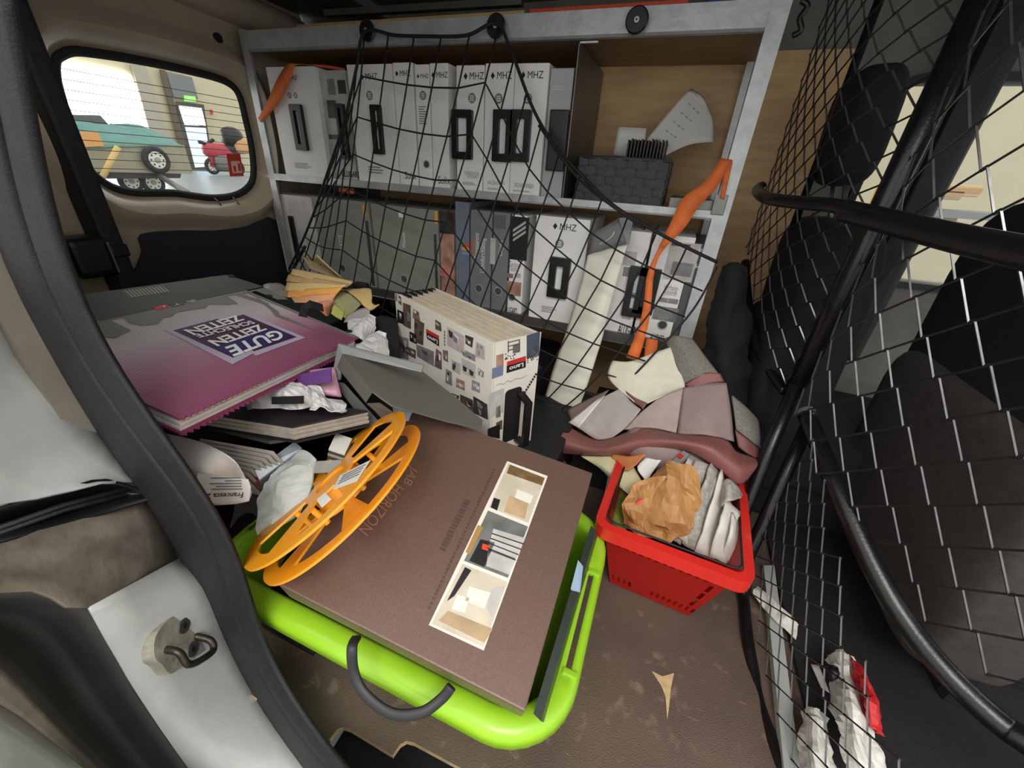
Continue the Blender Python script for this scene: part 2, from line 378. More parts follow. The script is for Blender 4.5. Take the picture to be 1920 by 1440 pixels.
# second door leaf with its edge, and the black seal strip and latch between the leaves
d2 = thing('door_2', 'second rear door leaf at the far left behind the pillar', 'door', (REAR, 0.2, 0), kind='structure')
box('door_skin', REAR - 0.03, REAR + 0.02, -0.25, 0.47, -0.05, ROOF + 0.02, paint, d2)
a = at(72, 40, x=REAR + 0.10); b = at(228, 535, x=REAR + 0.10)
st = thing('trim_2', 'black rubber strip and latch housing where the rear door leaves meet', 'seal strip', (REAR + 0.05, 0.5, 0), kind='structure')
ym = (a.y + b.y) / 2
box('seal_strip', REAR + 0.02, REAR + 0.10, ym - 0.028, ym + 0.024, 0.25, ROOF, rubber, st, 0.012)
ld = at(195, 485, x=REAR + 0.12)
box('latch_housing', REAR + 0.04, REAR + 0.125, ld.y - 0.07, ld.y + 0.03, ld.z - 0.05, ld.z + 0.06, blackp, st, 0.02, 3)
box('latch_tongue', REAR + 0.04, REAR + 0.105, ld.y + 0.03, ld.y + 0.075, ld.z - 0.006, ld.z + 0.03, blackp, st, 0.006)
box('latch_rod', REAR + 0.125, REAR + 0.131, ld.y + 0.015, ld.y + 0.02, ld.z - 0.04, ld.z + 0.045, steel_dark, st)
# inner side wall panel behind the pillar
sw = thing('wall_near', 'grey inner side panel between the rear door and the sliding door pillar', 'wall', (-1.2, 0.25, 0), kind='structure')
box('side_panel', REAR, -0.74, 0.20, 0.245, -0.05, ROOF + 0.02, mat('side_panel_grey', (120, 112, 100), 0.6, 0, 10, 0.15), sw)
wb = thing('trim_3', 'boxed-in wheel arch under the shelf rack', 'wheel arch', (-0.9, 1.4, 0), kind='structure')
box('wheel_arch', -1.45, -0.35, 1.32, WALL - 0.02, 0.0, 0.26, blue_trim, wb, 0.05, 3)

# ------------------------------------------------------------------ sliding door pillar (foreground left)
Lb = [(-120, -60), (-62, 0), (-40, 300), (0, 490), (68, 640), (139, 740), (194, 823), (253, 905), (330, 1012), (369, 1100), (408, 1177), (437, 1245), (486, 1333), (559, 1440), (640, 1525), (770, 1655)]
Cb = [(-60, -60), (-12, 0), (15, 330), (60, 448), (115, 605), (176, 705), (253, 813), (318, 885), (389, 973), (418, 1056), (440, 1140), (468, 1215), (515, 1305), (575, 1395), (655, 1480), (785, 1605)]
Rb = [(10, -60), (38, 0), (66, 278), (108, 450), (165, 612), (225, 705), (301, 808), (375, 903), (432, 995), (462, 1080), (484, 1180), (512, 1250), (556, 1320), (622, 1412), (695, 1490), (815, 1600)]
Dy = [0.23] * 9 + [0.225, 0.215, 0.205, 0.187, 0.165, 0.145, 0.118]
pil = thing('wall_pillar', 'white painted sliding door pillar in the foreground with black rubber door seal', 'door pillar', (-0.62, 0.18, 0.0), kind='structure')
def smooth_path(P, k=46, it=14):
    P = [V(p) for p in P]; d = [0]
    for a, b in zip(P, P[1:]): d.append(d[-1] + (b - a).length)
    out = []; j = 0
    for i in range(k):
        s_ = d[-1] * i / (k - 1)
        while j < len(P) - 2 and d[j + 1] < s_: j += 1
        out.append(P[j].lerp(P[j + 1], (s_ - d[j]) / max(d[j + 1] - d[j], 1e-9)))
    for _ in range(it): out = [out[0]] + [out[i] * .5 + (out[i - 1] + out[i + 1]) * .25 for i in range(1, k - 1)] + [out[-1]]
    return out
def seal_strip(name, A, B, h, m, pw=0.5):
    A3 = smooth_path(cr([at(*p, y=d) for p, d in zip(A, Dy)], 4)); B3 = smooth_path(cr([at(*p, y=d) for p, d in zip(B, Dy)], 4)); rows = []
    for i in range(len(A3)):
        a, b = V(A3[i]), V(B3[i]); c = (a + b) / 2; out = (V((0, 0, CZ)) - c).normalized(); r = []
        for k in range(13):
            s = k / 12; r.append(a.lerp(b, s) + out * (h * (4 * s * (1 - s)) ** pw))
        rows.append(r)
    return sheet_from(name, rows, m, pil, 0.006)
seal_strip('door_seal', Lb, Cb, 0.020, rubber, 0.5)
seal_strip('seal_lip', Cb, Rb, 0.012, rubber, 0.4)
def poly3(name, pts, m, smooth=False, th=0.0):
    v3 = [at(p[0], p[1], **{p[2]: p[3]}) for p in pts]
    bm = bmesh.new(); f = bm.faces.new([bm.verts.new(q) for q in v3]); bmesh.ops.triangulate(bm, faces=[f]); bm.normal_update()
    return mkb(name, bm, m, pil)
def band(name, A, B, m, n=3, smooth=True, mid=None, th=0.004):
    rows = [[at(p[0], p[1], **{p[2]: p[3]}) for p in r] for r in [A] + ([mid] if mid else []) + [B]]
    if name in ('lower_jamb', 'trough', 'outer_lip', 'outer_skin'):          # run on down to the sill
        rows = [r + [r[-1] + (r[-1] - r[-2]).normalized() * .22] for r in rows]
    return sheet_from(name, grid_geo(rows, n), m, pil, th, smooth)
X1 = -0.70
# upper painted jamb
band('upper_jamb', [(-140, 400, 'y', .235), (0, 480, 'y', .235), (72, 635, 'y', .235), (145, 735, 'y', .235), (200, 818, 'y', .235), (262, 905, 'y', .235)],
     [(-300, 560, 'x', X1), (-260, 700, 'x', X1), (-220, 800, 'x', X1), (-120, 900, 'x', X1), (0, 946, 'x', X1), (190, 905, 'x', X1 + .01)], paint_white)
# door rail slot
band('rail_slot', [(-120, 985, 'x', X1), (0, 952, 'x', X1), (120, 918, 'x', X1), (200, 900, 'x', X1), (292, 930, 'y', .237)],
     [(-120, 1060, 'x', X1), (0, 1016, 'x', X1 + .01), (120, 985, 'x', X1 + .01), (220, 955, 'x', X1 + .01), (300, 930, 'y', .237)], blackp,
     mid=[(-120, 1020, 'x', X1 - .035), (0, 985, 'x', X1 - .035), (120, 950, 'x', X1 - .035), (215, 925, 'x', X1 - .02), (296, 928, 'y', .24)])
for k in (0.35, 0.62):
    tube('rail_rib', [at(-60, 998 + 36 * k, x=X1 - .012), at(120, 934 + 36 * k, x=X1 - .012), at(235, 905 + 34 * k, x=X1 - .004)], 0.004, rubber, pil, 6)
# grimy ledge below the rail
band('ledge', [(-160, 1066, 'x', X1 + .005), (0, 1014, 'x', X1 + .005), (130, 980, 'x', X1 + .01), (285, 934, 'y', .238)],
     [(-160, 1130, 'x', -.63), (60, 1108, 'x', -.63), (165, 1140, 'x', -.62), (336, 1056, 'y', .225)], grime)
# lower painted jamb with rounded edge and trough
band('lower_jamb', [(165, 1138, 'x', -.62), (190, 1188, 'x', -.617), (218, 1235, 'x', -.61), (250, 1290, 'x', -.60), (310, 1380, 'x', -.575), (370, 1460, 'x', -.55), (430, 1540, 'x', -.53)],
     [(350, 1040, 'y', .240), (402, 1090, 'y', .236), (442, 1180, 'y', .228), (476, 1250, 'y', .218), (528, 1333, 'y', .202), (604, 1430, 'y', .180), (680, 1515, 'y', .16)], paint_white)
band('trough', [(-160, 1126, 'x', -.632), (60, 1110, 'x', -.632), (163, 1142, 'x', -.622), (250, 1294, 'x', -.602), (395, 1500, 'x', -.54)],
     [(-300, 1250, 'x', -.60), (-120, 1200, 'x', -.60), (0, 1255, 'x', -.59), (90, 1350, 'x', -.57), (190, 1450, 'x', -.55)], mat('trough_grey', (58, 56, 54), 0.6, 0, 10, 0.25),
     mid=[(-230, 1180, 'x', -.70), (-30, 1155, 'x', -.69), (80, 1200, 'x', -.68), (165, 1320, 'x', -.655), (290, 1480, 'x', -.60)])
band('outer_lip', [(-300, 1250, 'x', -.60), (-120, 1200, 'x', -.60), (0, 1255, 'x', -.59), (90, 1350, 'x', -.57), (190, 1450, 'x', -.55)],
     [(-300, 1330, 'x', -.585), (-120, 1280, 'x', -.585), (0, 1325, 'x', -.575), (90, 1390, 'x', -.56), (165, 1450, 'x', -.54)], grime)
band('outer_skin', [(-300, 1332, 'x', -.584), (-120, 1282, 'x', -.584), (0, 1327, 'x', -.574), (90, 1392, 'x', -.558), (165, 1452, 'x', -.538)],
     [(-300, 1500, 'x', -.54), (-120, 1500, 'x', -.53), (-20, 1500, 'x', -.52), (40, 1510, 'x', -.515), (100, 1540, 'x', -.51)], paint_white)
# door striker
sk = thing('door_striker', 'worn steel door striker loop on a rounded plate bolted to the white pillar', 'striker', at(310, 1210, x=-.59))
q1, q2, q3 = at(210, 1222, x=-.612), at(435, 1205, y=.2255), at(318, 1390, x=-.573)
fr = Fr(q1, q2 - q1, q1 - q3)
if fr.n.dot(V((0, 0, CZ)) - q1) < 0: fr = Fr(q1, q1 - q2, q1 - q3)
pts = cr([(258, 1200), (282, 1168), (312, 1152), (338, 1150), (352, 1178), (366, 1212), (340, 1235), (300, 1262), (286, 1268), (270, 1250), (257, 1238)], 3, True)
zinc = mat('worn_zinc', (176, 172, 156), 0.45, 0.4, 30, 0.35, 0.4, 80)
fpoly('plate', fr, [fr.px(*p) for p in pts], zinc, sk, 0.026, th=0.028)
pc = [fr.p(*fr.px(px, py), c) for px, py, c in ((280, 1222, .022), (278, 1232, .046), (290, 1256, .052), (320, 1242, .056), (342, 1226, .052), (342, 1208, .046), (338, 1196, .022))]
tube('striker_loop', cr(pc, 4), 0.0055, mat('greasy_steel', (70, 66, 58), 0.4, 0.7, 60, 0.4), sk, 10)
for px, py in ((313, 1178), (330, 1222)):
    a_, b_ = fr.px(px, py); cyl('bolt', fr.p(a_, b_, .026), fr.n, 0.012, 0.003, steel_dark, sk, 18); cyl('bolt_socket', fr.p(a_, b_, .0292), fr.n, 0.005, 0.0004, dark, sk, 6)
# ------------------------------------------------------------------ shelf rack
SY = 1.28; SB = WALL - 0.02
SX0 = at(447, 60, y=SY).x; SX1 = at(1487, 0, y=SY).x
ZT1 = at(900, 30, y=SY).z; ZT0 = at(950, 78, y=SY).z
ZM1 = at(840, 353, y=SY).z; ZM0 = at(840, 367, y=SY).z
ZL = at(985, 590, y=SY + .01).z
rack = thing('shelf_rack', 'zinc-coated steel shelf rack along the far wall of the van', 'shelf', ((SX0 + SX1) / 2, 1.45, 0))
def post(x0, x1, y0, y1, side):
    t = 0.0025
    bm = bmesh.new()
    prof = [(x0, y0), (x1, y0), (x1, y0 + t)] + ([(x0 + t, y0 + t), (x0 + t, y1), (x0, y1)] if side < 0 else [(x1, y0 + 0.02), (x1 - t, y0 + 0.02), (x1 - t, y0 + t), (x0 + t, y0 + t), (x0 + t, y1), (x0, y1)])
    lo = [bm.verts.new((a, b, 0.0)) for a, b in prof]; hi = [bm.verts.new((a, b, ZT1 + 0.004)) for a, b in prof]; k = len(prof)
    bm.faces.new(lo[::-1]); bm.faces.new(hi)
    for i in range(k): bm.faces.new((lo[i], lo[(i + 1) % k], hi[(i + 1) % k], hi[i]))
    return mkb('post', bm, steel, rack)
PW = SX1 - at(1441, 30, y=SY).x
post(SX0, SX0 + PW * .8, SY, SY + 0.035, -1); post(SX1 - PW, SX1, SY - 0.002, SY + 0.04, 1)
for x in (SX0, SX1 - PW): box('post', x, x + PW, SB - 0.03, SB, 0, ZT1, steel, rack)
def beam(z0, z1, lip, m=steel):
    bm = bmesh.new(); x0, x1 = SX0 + PW * .8, SX1 - PW
    prof = [(SY, z1), (SY, z0 + lip * .6), (SY - 0.004, z0), (SY + 0.012, z0), (SY + 0.012, z0 + 0.003), (SY + 0.0035, z0 + 0.004), (SY + 0.0035, z1 - 0.003), (SY + 0.03, z1 - 0.003), (SY + 0.03, z1)]
    A = [bm.verts.new((x0, a, b)) for a, b in prof]; B = [bm.verts.new((x1, a, b)) for a, b in prof]; k = len(prof)
    bm.faces.new(A); bm.faces.new(B[::-1])
    for i in range(k): bm.faces.new((A[i], B[i], B[(i + 1) % k], A[(i + 1) % k]))
    return mkb('front_beam', bm, m, rack)
beam(ZT0, ZT1, 0.012); beam(ZM0, ZM1, 0.008); beam(ZL - 0.035, ZL - 0.001, 0.006, steel_dark)
box('shelf_board', SX0 + .004, SX1 - .004, SY + 0.03, SB, ZT0 + 0.012, ZT0 + 0.024, mat('shelf_board_ply', (150, 118, 84), 0.6, 0, 8, 0.2, stretch=(1, 6, 1)), rack)
box('shelf_board', SX0 + .004, SX1 - .004, SY + 0.0045, SB, ZM1 - 0.006, ZM1 - 0.0035, steel, rack)
box('shelf_board', SX0 + .004, SX1 - .004, SY + 0.0045, SB, ZL - 0.006, ZL - 0.0035, steel_dark, rack)
dx = at(1086, 80, y=SY + .01).x; dz = at(1086, 78, y=SY + .01).z
dv = box('divider_plate', dx, dx + 0.0025, SY + 0.008, SB, ZM1, dz, steel_dark, rack)
box('divider_flange', dx, dx + 0.05, SY + 0.008, SY + 0.011, dz - 0.004, dz, steel, rack)
p_ = at(1345, 388, y=SY - .01); box('corner_bracket', p_.x - .012, p_.x + .02, SY - .006, SY, p_.z - .02, p_.z + .03, steel_dark, rack, 0.002)
knobs = []
for i, (px, py) in enumerate(((687, 57), (929, 48), (1194, 37))):
    p = at(px, py, y=SY - 0.02); knobs.append(p)
    k = thing('net_hook', ('round black net hook at the left end of the top beam, carrying the net', 'round black net hook in the middle of the top beam, carrying the net', 'round black net hook on the right of the top beam with no cord on it')[i], 'hook', p, 'net hooks on the top beam')
    cyl('stem', p + V((0, 0.02, 0)), (0, -1, 0), 0.010, 0.014, blackp, k, 16); cyl('cap', p + V((0, 0.006, 0)), (0, -1, 0), 0.027, 0.008, blackp, k, 28, 0.003, smooth=False)
    cyl('screw', p + V((0, -0.002, 0)), (0, -1, 0), 0.006, 0.0015, steel, k, 14); cyl('screw_socket', p + V((0, -0.0036, 0)), (0, -1, 0), 0.0025, 0.0003, dark, k, 6)
p_ = at(1488, 35, y=SY + .02); tube('side_hook', cr([p_ + V((0.004, 0, .03)), p_ + V((.02, 0, .02)), p_ + V((.012, 0, 0)), p_ + V((.022, 0, -.02)), p_ + V((.008, 0, -.03))], 4), 0.006, blackp, None, 8, label='black plastic hook on the side of the right rack post', cat='hook')

# ------------------------------------------------------------------ cartons and binders on the shelf
def carton(name, label, tl, tr, zb, m, yf=SY + .012, depth=0.26, bev=0.002, group='sample cartons on the upper shelf', cat='carton', zt=None, lean=0):
    a = at(*tl, y=yf); b = at(*tr, y=yf); zt_ = zt or (a.z + b.z) / 2
    T = thing(name, label, cat, ((a.x + b.x) / 2, yf + depth / 2, zb), group)
    fr = Fr((a.x, yf, zb), (1, 0, 0), (0, 0, 1)); fr.w = b.x - a.x; fr.h = zt_ - zb; fr.T = T
    fbox('body', fr, 0.0008, fr.w - 0.0008, 0.0005, fr.h, -depth, 0, m, T, bev)
    return T, fr
def handle(fr, T, p0, p1, m=None, bar=0.3):
    a0, b1 = fr.px(*p0); a1, b0 = fr.px(*p1); t = (a1 - a0) * bar
    frame_ring('handle', fr, rrect(a0, a1, b0, b1, 0.004), rrect(a0 + t, a1 - t, b0 + t * 1.2, b1 - t * 1.2, 0.003), 0.0, 0.014, m or blackp, T)
def mhz(fr, T, px, py, k=1.0, dia=True):
    a, b = fr.px(px, py); h = 0.0085 * k
    if dia: fpoly('diamond_mark', fr, [(a - h * .75, b), (a, b - h), (a + h * .75, b), (a, b + h)], ink, T)
    text_ab('MHZ', fr, a + 0.014 * k, b - h * .9, 0.046 * k, 0.0165 * k, ink, T)
def emblem(fr, T, px, py, r=0.013, m=None):
    a, b = fr.px(px, py); e = fpoly('round_emblem', fr, disc(fr, a, b, r), m or greyink, T)
    for i in (-1, 0, 1): fpoly('emblem_bar', fr, [(a - r * .5, b + i * r * .4 - r * .1), (a + r * .5, b + i * r * .4 - r * .1), (a + r * .5, b + i * r * .4 + r * .1), (a - r * .5, b + i * r * .4 + r * .1)], whitem, e, 0.0011)
def rect_px(fr, T, x0, y0, x1, y1, m, name='printed_photo', c=0.0006):
    a0, b1 = fr.px(x0, y0); a1, b0 = fr.px(x1, y1); return fpoly(name, fr, [(a0, b0), (a1, b0), (a1, b1), (a0, b1)], m, T, c)
def small_px(s, fr, T, x0, y0, x1, y1, m=greyink, bold=0.0):
    """word in a box given by its left-bottom and right-top corner"""
    a0, b0 = fr.px(x0, y0); a1, b1 = fr.px(x1, y1); text_ab(s, fr, a0, b0, a1 - a0, b1 - b0, m, T, bold=bold)
def vert_px(s, fr, T, x0, y0, x1, y1, m, bold=0.0):
    """word reading upwards: bottom start (x0,y0) right side, to top (x1,y1)"""
    a0, b0 = fr.px(x0, y0); a1, b1 = fr.px(x1, y1); uv, fs = text_mesh(s, bold)
    mk('lettering', [fr.p(a0 - (a0 - a1) * v, b0 + (b1 - b0) * u, 0.0009) for u, v in uv], fs, m, T)
def lines_px(fr, T, x0, y0, x1, y1, n, m=greyink):
    a0, b1 = fr.px(x0, y0); a1, b0 = fr.px(x1, y1); lines_ab(fr, a0, b0, a1 - a0, b1 - b0, n, m, T)
def ringhole(fr, T, px, py, r=0.016, m=None):
    a, b = fr.px(px, py); frame_ring('finger_ring', fr, disc(fr, a, b, r, 20), disc(fr, a, b, r * .8, 20), 0, 0.002, steel, T); fpoly('ring_opening', fr, disc(fr, a, b, r * .8), m or mat('hole_grey', (70, 70, 70), .8), T)
ph1 = mat('photo_dark', (56, 54, 56), 0.4, 0, 30, 0.6); ph2 = mat('photo_grey', (128, 128, 130), 0.4, 0, 24, 0.4); ph3 = mat('photo_light', (188, 186, 182), 0.4, 0, 24, 0.2); ph4 = mat('photo_warm', (170, 130, 110), 0.4, 0, 30, 0.4)
UZ = ZM1 - 0.0035
W2 = mat('white_gloss_card', (238, 237, 234), 0.42, 0, 10, 0.03)
T, f = carton('sample_carton', 'white sample carton at the left end of the upper shelf under the orange strap', (497, 124), (588, 125), UZ, whitem)
mhz(f, T, 537, 146, .8, False); handle(f, T, (546, 196), (581, 283)); emblem(f, T, 543, 179, .009); emblem(f, T, 554, 179, .009); lines_px(f, T, 552, 304, 590, 318, 4)
T, f = carton('sample_carton', 'carton printed with grey room photos beside the leftmost white carton', (592, 131), (647, 132), UZ, ph3, SY + .03)
for r in ((598, 170, 612, 300), (612, 148, 630, 178), (632, 150, 650, 176), (612, 188, 634, 222), (616, 252, 640, 262)): rect_px(f, T, *r, random.choice((ph1, ph2)))
handle(f, T, (632, 195), (659, 300)); small_px('ALUGARD', f, T, 641, 331, 676, 322, ink, 0.02)
T, f = carton('sample_carton', 'white carton with one tall black handle, third from the left on the upper shelf', (649, 122), (734, 118), UZ, W2)
mhz(f, T, 679, 144); emblem(f, T, 693, 179); handle(f, T, (697, 197), (723, 290)); rect_px(f, T, 688, 196, 697, 292, whitem, 'label_slot'); lines_px(f, T, 690, 310, 728, 328, 3)
T, f = carton('sample_carton', 'white carton marked Solix, the wider one left of its narrow twin', (735, 117), (773, 117), UZ, W2)
mhz(f, T, 744, 138, .85); small_px('Solix', f, T, 760, 335, 780, 323, ink)
T, f = carton('sample_carton', 'narrow white carton with a round grey emblem and centred fine print', (776, 121), (804, 120), UZ, W2)
mhz(f, T, 784, 143, .62); emblem(f, T, 793, 179, .012); lines_px(f, T, 785, 198, 803, 234, 8); ringhole(f, T, 800, 308, .012)
T, f = carton('sample_carton', 'white carton marked Solix at the foot, right of the fine print carton', (805, 119), (840, 117), UZ, W2)
mhz(f, T, 812, 141, .85); small_px('Solix', f, T, 822, 344, 844, 332, ink)
T, f = carton('sample_carton', 'white carton marked horizontal jalousien with a wide black handle', (855, 122), (909, 122), UZ, W2)
mhz(f, T, 873, 143); emblem(f, T, 885, 184); handle(f, T, (850, 206), (887, 300), bar=.25); small_px('HORIZONTAL', f, T, 872, 328, 899, 323); small_px('JALOUSIEN', f, T, 876, 335, 896, 330); lines_px(f, T, 868, 340, 900, 349, 3)
T, f = carton('sample_carton', 'white carton marked holzjalousien with a black handle at its right edge', (910, 118), (966, 118), UZ, W2)
mhz(f, T, 924, 142); emblem(f, T, 935, 185); handle(f, T, (928, 206), (959, 305)); small_px('HOLZJALOUSIEN', f, T, 914, 347, 946, 341); lines_px(f, T, 914, 351, 944, 358, 2)
T, f = carton('sample_carton', 'white carton marked organistangen, rightmost of the white cartons', (966, 118), (1031, 118), UZ, W2)
mhz(f, T, 981, 141); emblem(f, T, 990, 185); handle(f, T, (961, 206), (992, 305)); small_px('ORGANISTANGEN', f, T, 964, 351, 1000, 345); lines_px(f, T, 962, 355, 1000, 362, 2)
T, f = carton('sample_carton', 'plain grey carton with a black carrying strap beside the metal divider', (1033, 128), (1078, 127), UZ, mat('grey_card', (176, 176, 176), 0.5, 0, 10, 0.06), SY + .02)
a0, b1 = f.px(1034, 206); a1, b0 = f.px(1057, 322); fbox('handle', f, a0, a1, b0, b1, 0, 0.012, blackp, T, 0.003); lines_px(f, T, 1034, 160, 1062, 170, 2, mat('pale_ink', (196, 196, 196), .5))

LZ = ZL - 0.0035; G2 = 'cartons and binders on the lower shelf'
bindg = mat('binder_grey_green', (138, 139, 130), 0.55, 0, 10, 0.06); bindb = mat('binder_grey', (120, 122, 126), 0.5, 0, 10, 0.08)
T, f = carton('sample_carton', 'pale carton with window photos and black strap at the left end of the lower shelf', (507, 362), (583, 370), LZ, mat('pale_carton', (196, 194, 188), .5, 0, 12, .08), group=G2)
for r in ((512, 372, 532, 410), (538, 374, 562, 402), (566, 378, 582, 420), (548, 430, 580, 470), (574, 440, 594, 470)): rect_px(f, T, *r, ph3)
a0, b1 = f.px(543, 404); a1, b0 = f.px(566, 488); fbox('handle', f, a0, a1, b0, b1, 0, 0.012, blackp, T, 0.003)
T, f = carton('ring_binder', 'grey-green binder marked Duette, leftmost of the two wide binders behind the net', (585, 367), (690, 381), LZ, bindg, group=G2, cat='binder')
vert_px('DUETTE', f, T, 645, 472, 634, 440, whitem); ringhole(f, T, 643, 503, .017); rect_px(f, T, 679, 384, 687, 406, mat('yellow_tab', (226, 168, 60), .6), 'index_tab'); fbox('spine_rail', f, f.w - .02, f.w - .008, .01, f.h * .8, 0, .004, steel_dark, T, .001)
T, f = carton('ring_binder', 'grey-green binder marked Plissee, the right one of the two wide binders', (694, 382), (821, 394), LZ, bindg, group=G2, cat='binder')
vert_px('Plissee', f, T, 761, 464, 753, 436, whitem); ringhole(f, T, 758, 523, .017); rect_px(f, T, 747, 396, 756, 408, whitem, 'label'); rect_px(f, T, 815, 396, 821, 420, MATS['yellow_tab'], 'index_tab'); fbox('spine_rail', f, f.w - .018, f.w - .008, .01, f.h * .75, 0, .004, steel_dark, T, .001)
T, f = carton('magazine_box', 'narrow box with a skin-toned and dark printed photo beside the Plissee binder', (823, 394), (851, 398), LZ, ph4, group=G2)
rect_px(f, T, 824, 395, 852, 440, ph1); rect_px(f, T, 824, 500, 846, 520, mat('photo_pink', (196, 120, 120), .5, 0, 40, .3))
T, f = carton('ring_binder', 'tall blue-grey binder with a rainbow print between magazine box and grey binders', (853, 377), (880, 380), LZ, mat('binder_blue_grey', (112, 122, 136), .45, 0, 8, .1), group=G2, cat='binder')
for i, c in enumerate(((190, 90, 70), (220, 150, 80), (120, 150, 190))): rect_px(f, T, 866, 455 + i * 8, 880, 463 + i * 8, mat('rainbow_%d' % i, c, .5))
T, f = carton('ring_binder', 'slate binder marked Transparent and Lichtdurchlässig', (882, 392), (924, 397), LZ, bindb, group=G2, cat='binder')
vert_px('Transparent', f, T, 900, 486, 890, 436, whitem); vert_px('Lichtdurchlässig', f, T, 911, 512, 901, 446, whitem); ringhole(f, T, 898, 541); rect_px(f, T, 896, 402, 906, 424, ph2, 'label'); rect_px(f, T, 883, 448, 887, 480, MATS['rainbow_0'], 'colour_bar')
T, f = carton('ring_binder', 'slate binder marked Objekt with a label slot', (926, 396), (957, 401), LZ, bindb, group=G2, cat='binder')
vert_px('Objekt', f, T, 944, 481, 936, 450, whitem); ringhole(f, T, 934, 546); rect_px(f, T, 920, 446, 928, 496, ph3, 'label_slot'); rect_px(f, T, 926, 402, 948, 430, mat('slate_print', (98, 98, 100), .5))
T, f = carton('sample_carton', 'black and white carton with curtain rail photos, left of the big white lower carton', (960, 401), (990, 406), LZ, W2, group=G2)
rect_px(f, T, 960, 405, 987, 490, ink, 'printed_panel')
for k in range(3): print_px('printed_rail', f, [(962, 440 - k * 9 + 8), (986, 424 - k * 9 + 8), (986, 429 - k * 9 + 8), (962, 445 - k * 9 + 8)], ph3, T, .0012)
small_px('Gardinen-', f, T, 955, 500, 978, 492, greyink); small_px('technik', f, T, 957, 508, 974, 501, greyink); rect_px(f, T, 951, 512, 962, 522, ph2); rect_px(f, T, 965, 512, 976, 522, ph3); rect_px(f, T, 951, 526, 976, 556, ph4); ringhole(f, T, 960, 557, .014); small_px('ALUGARD', f, T, 946, 586, 970, 578, ink, .02)
T, f = carton('sample_carton', 'big white carton with a black handle in the middle of the lower shelf', (1006, 400), (1108, 416), LZ, W2, group=G2, yf=SY + .004)
mhz(f, T, 1041, 424, 1.15); emblem(f, T, 1049, 457, .014); handle(f, T, (1034, 480), (1063, 560), bar=.33); lines_px(f, T, 1016, 572, 1048, 590, 4)
T, f = carton('sample_carton', 'white Alugard carton with tile photos and double black handle behind the orange strap', (1165, 430), (1223, 437), LZ, W2, group=G2)
for r in ((1172, 470, 1190, 500), (1170, 500, 1186, 520), (1172, 548, 1180, 560), (1182, 548, 1190, 560), (1168, 584, 1182, 600)): rect_px(f, T, *r, random.choice((ph2, ph4, ph3)))
handle(f, T, (1183, 497), (1206, 596)); handle(f, T, (1203, 500), (1222, 590)); small_px('ALUGARD', f, T, 1157, 625, 1200, 614, ink, .02)
T, f = carton('sample_carton', 'white carton marked Vorhangsysteme with rail photos at the right end of the lower shelf', (1227, 437), (1306, 447), LZ, W2, group=G2)
rect_px(f, T, 1258, 452, 1296, 530, ph3); rect_px(f, T, 1260, 455, 1294, 464, ph1, c=.0012); rect_px(f, T, 1262, 490, 1294, 520, ph2, c=.0012); rect_px(f, T, 1262, 520, 1292, 524, red_ink, c=.0014)
small_px('Vorhang-', f, T, 1243, 546, 1274, 536, greyink); small_px('systeme', f, T, 1241, 555, 1270, 547, greyink); rect_px(f, T, 1236, 557, 1251, 568, ph2); rect_px(f, T, 1254, 559, 1270, 571, ph2); rect_px(f, T, 1228, 572, 1266, 605, ph2); ringhole(f, T, 1242, 609, .016); small_px('ALUGARD', f, T, 1218, 637, 1246, 629, ink, .02)
T, f = carton('sample_carton', 'dark grey narrow carton beside the right post of the rack', (1303, 456), (1334, 459), LZ, mat('dark_card', (84, 84, 86), .5, 0, 8, .1), group=G2)
small_px('RAUMS', f, T, 1310, 472, 1330, 467, whitem, .02); small_px('Sele', f, T, 1302, 502, 1318, 496, whitem, .02)
T, f = carton('packing_box', 'dark box lying on top of the lower shelf binders', (1285, 424), (1330, 432), LZ + .2, ink, SY + .09, .2, group=None, zt=at(1310, 424, y=SY + .09).z)
bpy.data.objects.remove(T.children[0]); bpy.data.objects.remove(T)

# ------------------------------------------------------------------ woven basket with swatch cards and price lists
a = at(1088, 293, y=SY + .03); b = at(1256, 302, y=SY + .03); c_ = at(1078, 366, y=SY + .03); z0 = UZ; z1 = (a.z + b.z) / 2
bx0, bx1 = a.x, b.x; by0, by1 = SY + .03, SY + .25; weave = mat('woven_tape', (70, 70, 74), 0.45, 0, 700, 0.95, 0.4, 900)
bk = thing('woven_basket', 'dark grey woven storage basket on the upper shelf beside the divider', 'basket', ((bx0 + bx1) / 2, (by0 + by1) / 2, z0))
box('liner', bx0 + .006, bx1 - .006, by0 + .006, by1 - .006, z0 + .001, z1 - .012, dark, bk)
def bands(fr, wd, h, nx, nz):
    for i in range(nz):
        pts = [fr.p(wd * k / (nx * 4), h * (i + .5) / nz, .003 * math.cos(math.pi * (k / 4 + i))) for k in range(nx * 4 + 1)]
        vs, fs = tube_geo(pts, 1, prof=[(-h / nz * .47, -.001), (h / nz * .47, -.001), (h / nz * .47, .001), (-h / nz * .47, .001)], up=fr.n); mk('weave_band', vs, fs, weave, bk)
    for j in range(nx):
        pts = [fr.p(wd * (j + .5) / nx, h * k / (nz * 4), -.003 * math.cos(math.pi * (k / 4 + j - .5 + .0)) if False else -.003 * math.cos(math.pi * (k / 4 - .5)) * (1 if j % 2 == 0 else -1)) for k in range(nz * 4 + 1)]
        vs, fs = tube_geo(pts, 1, prof=[(-wd / nx * .47, -.001), (wd / nx * .47, -.001), (wd / nx * .47, .001), (-wd / nx * .47, .001)], up=fr.n); mk('weave_band', vs, fs, weave, bk)
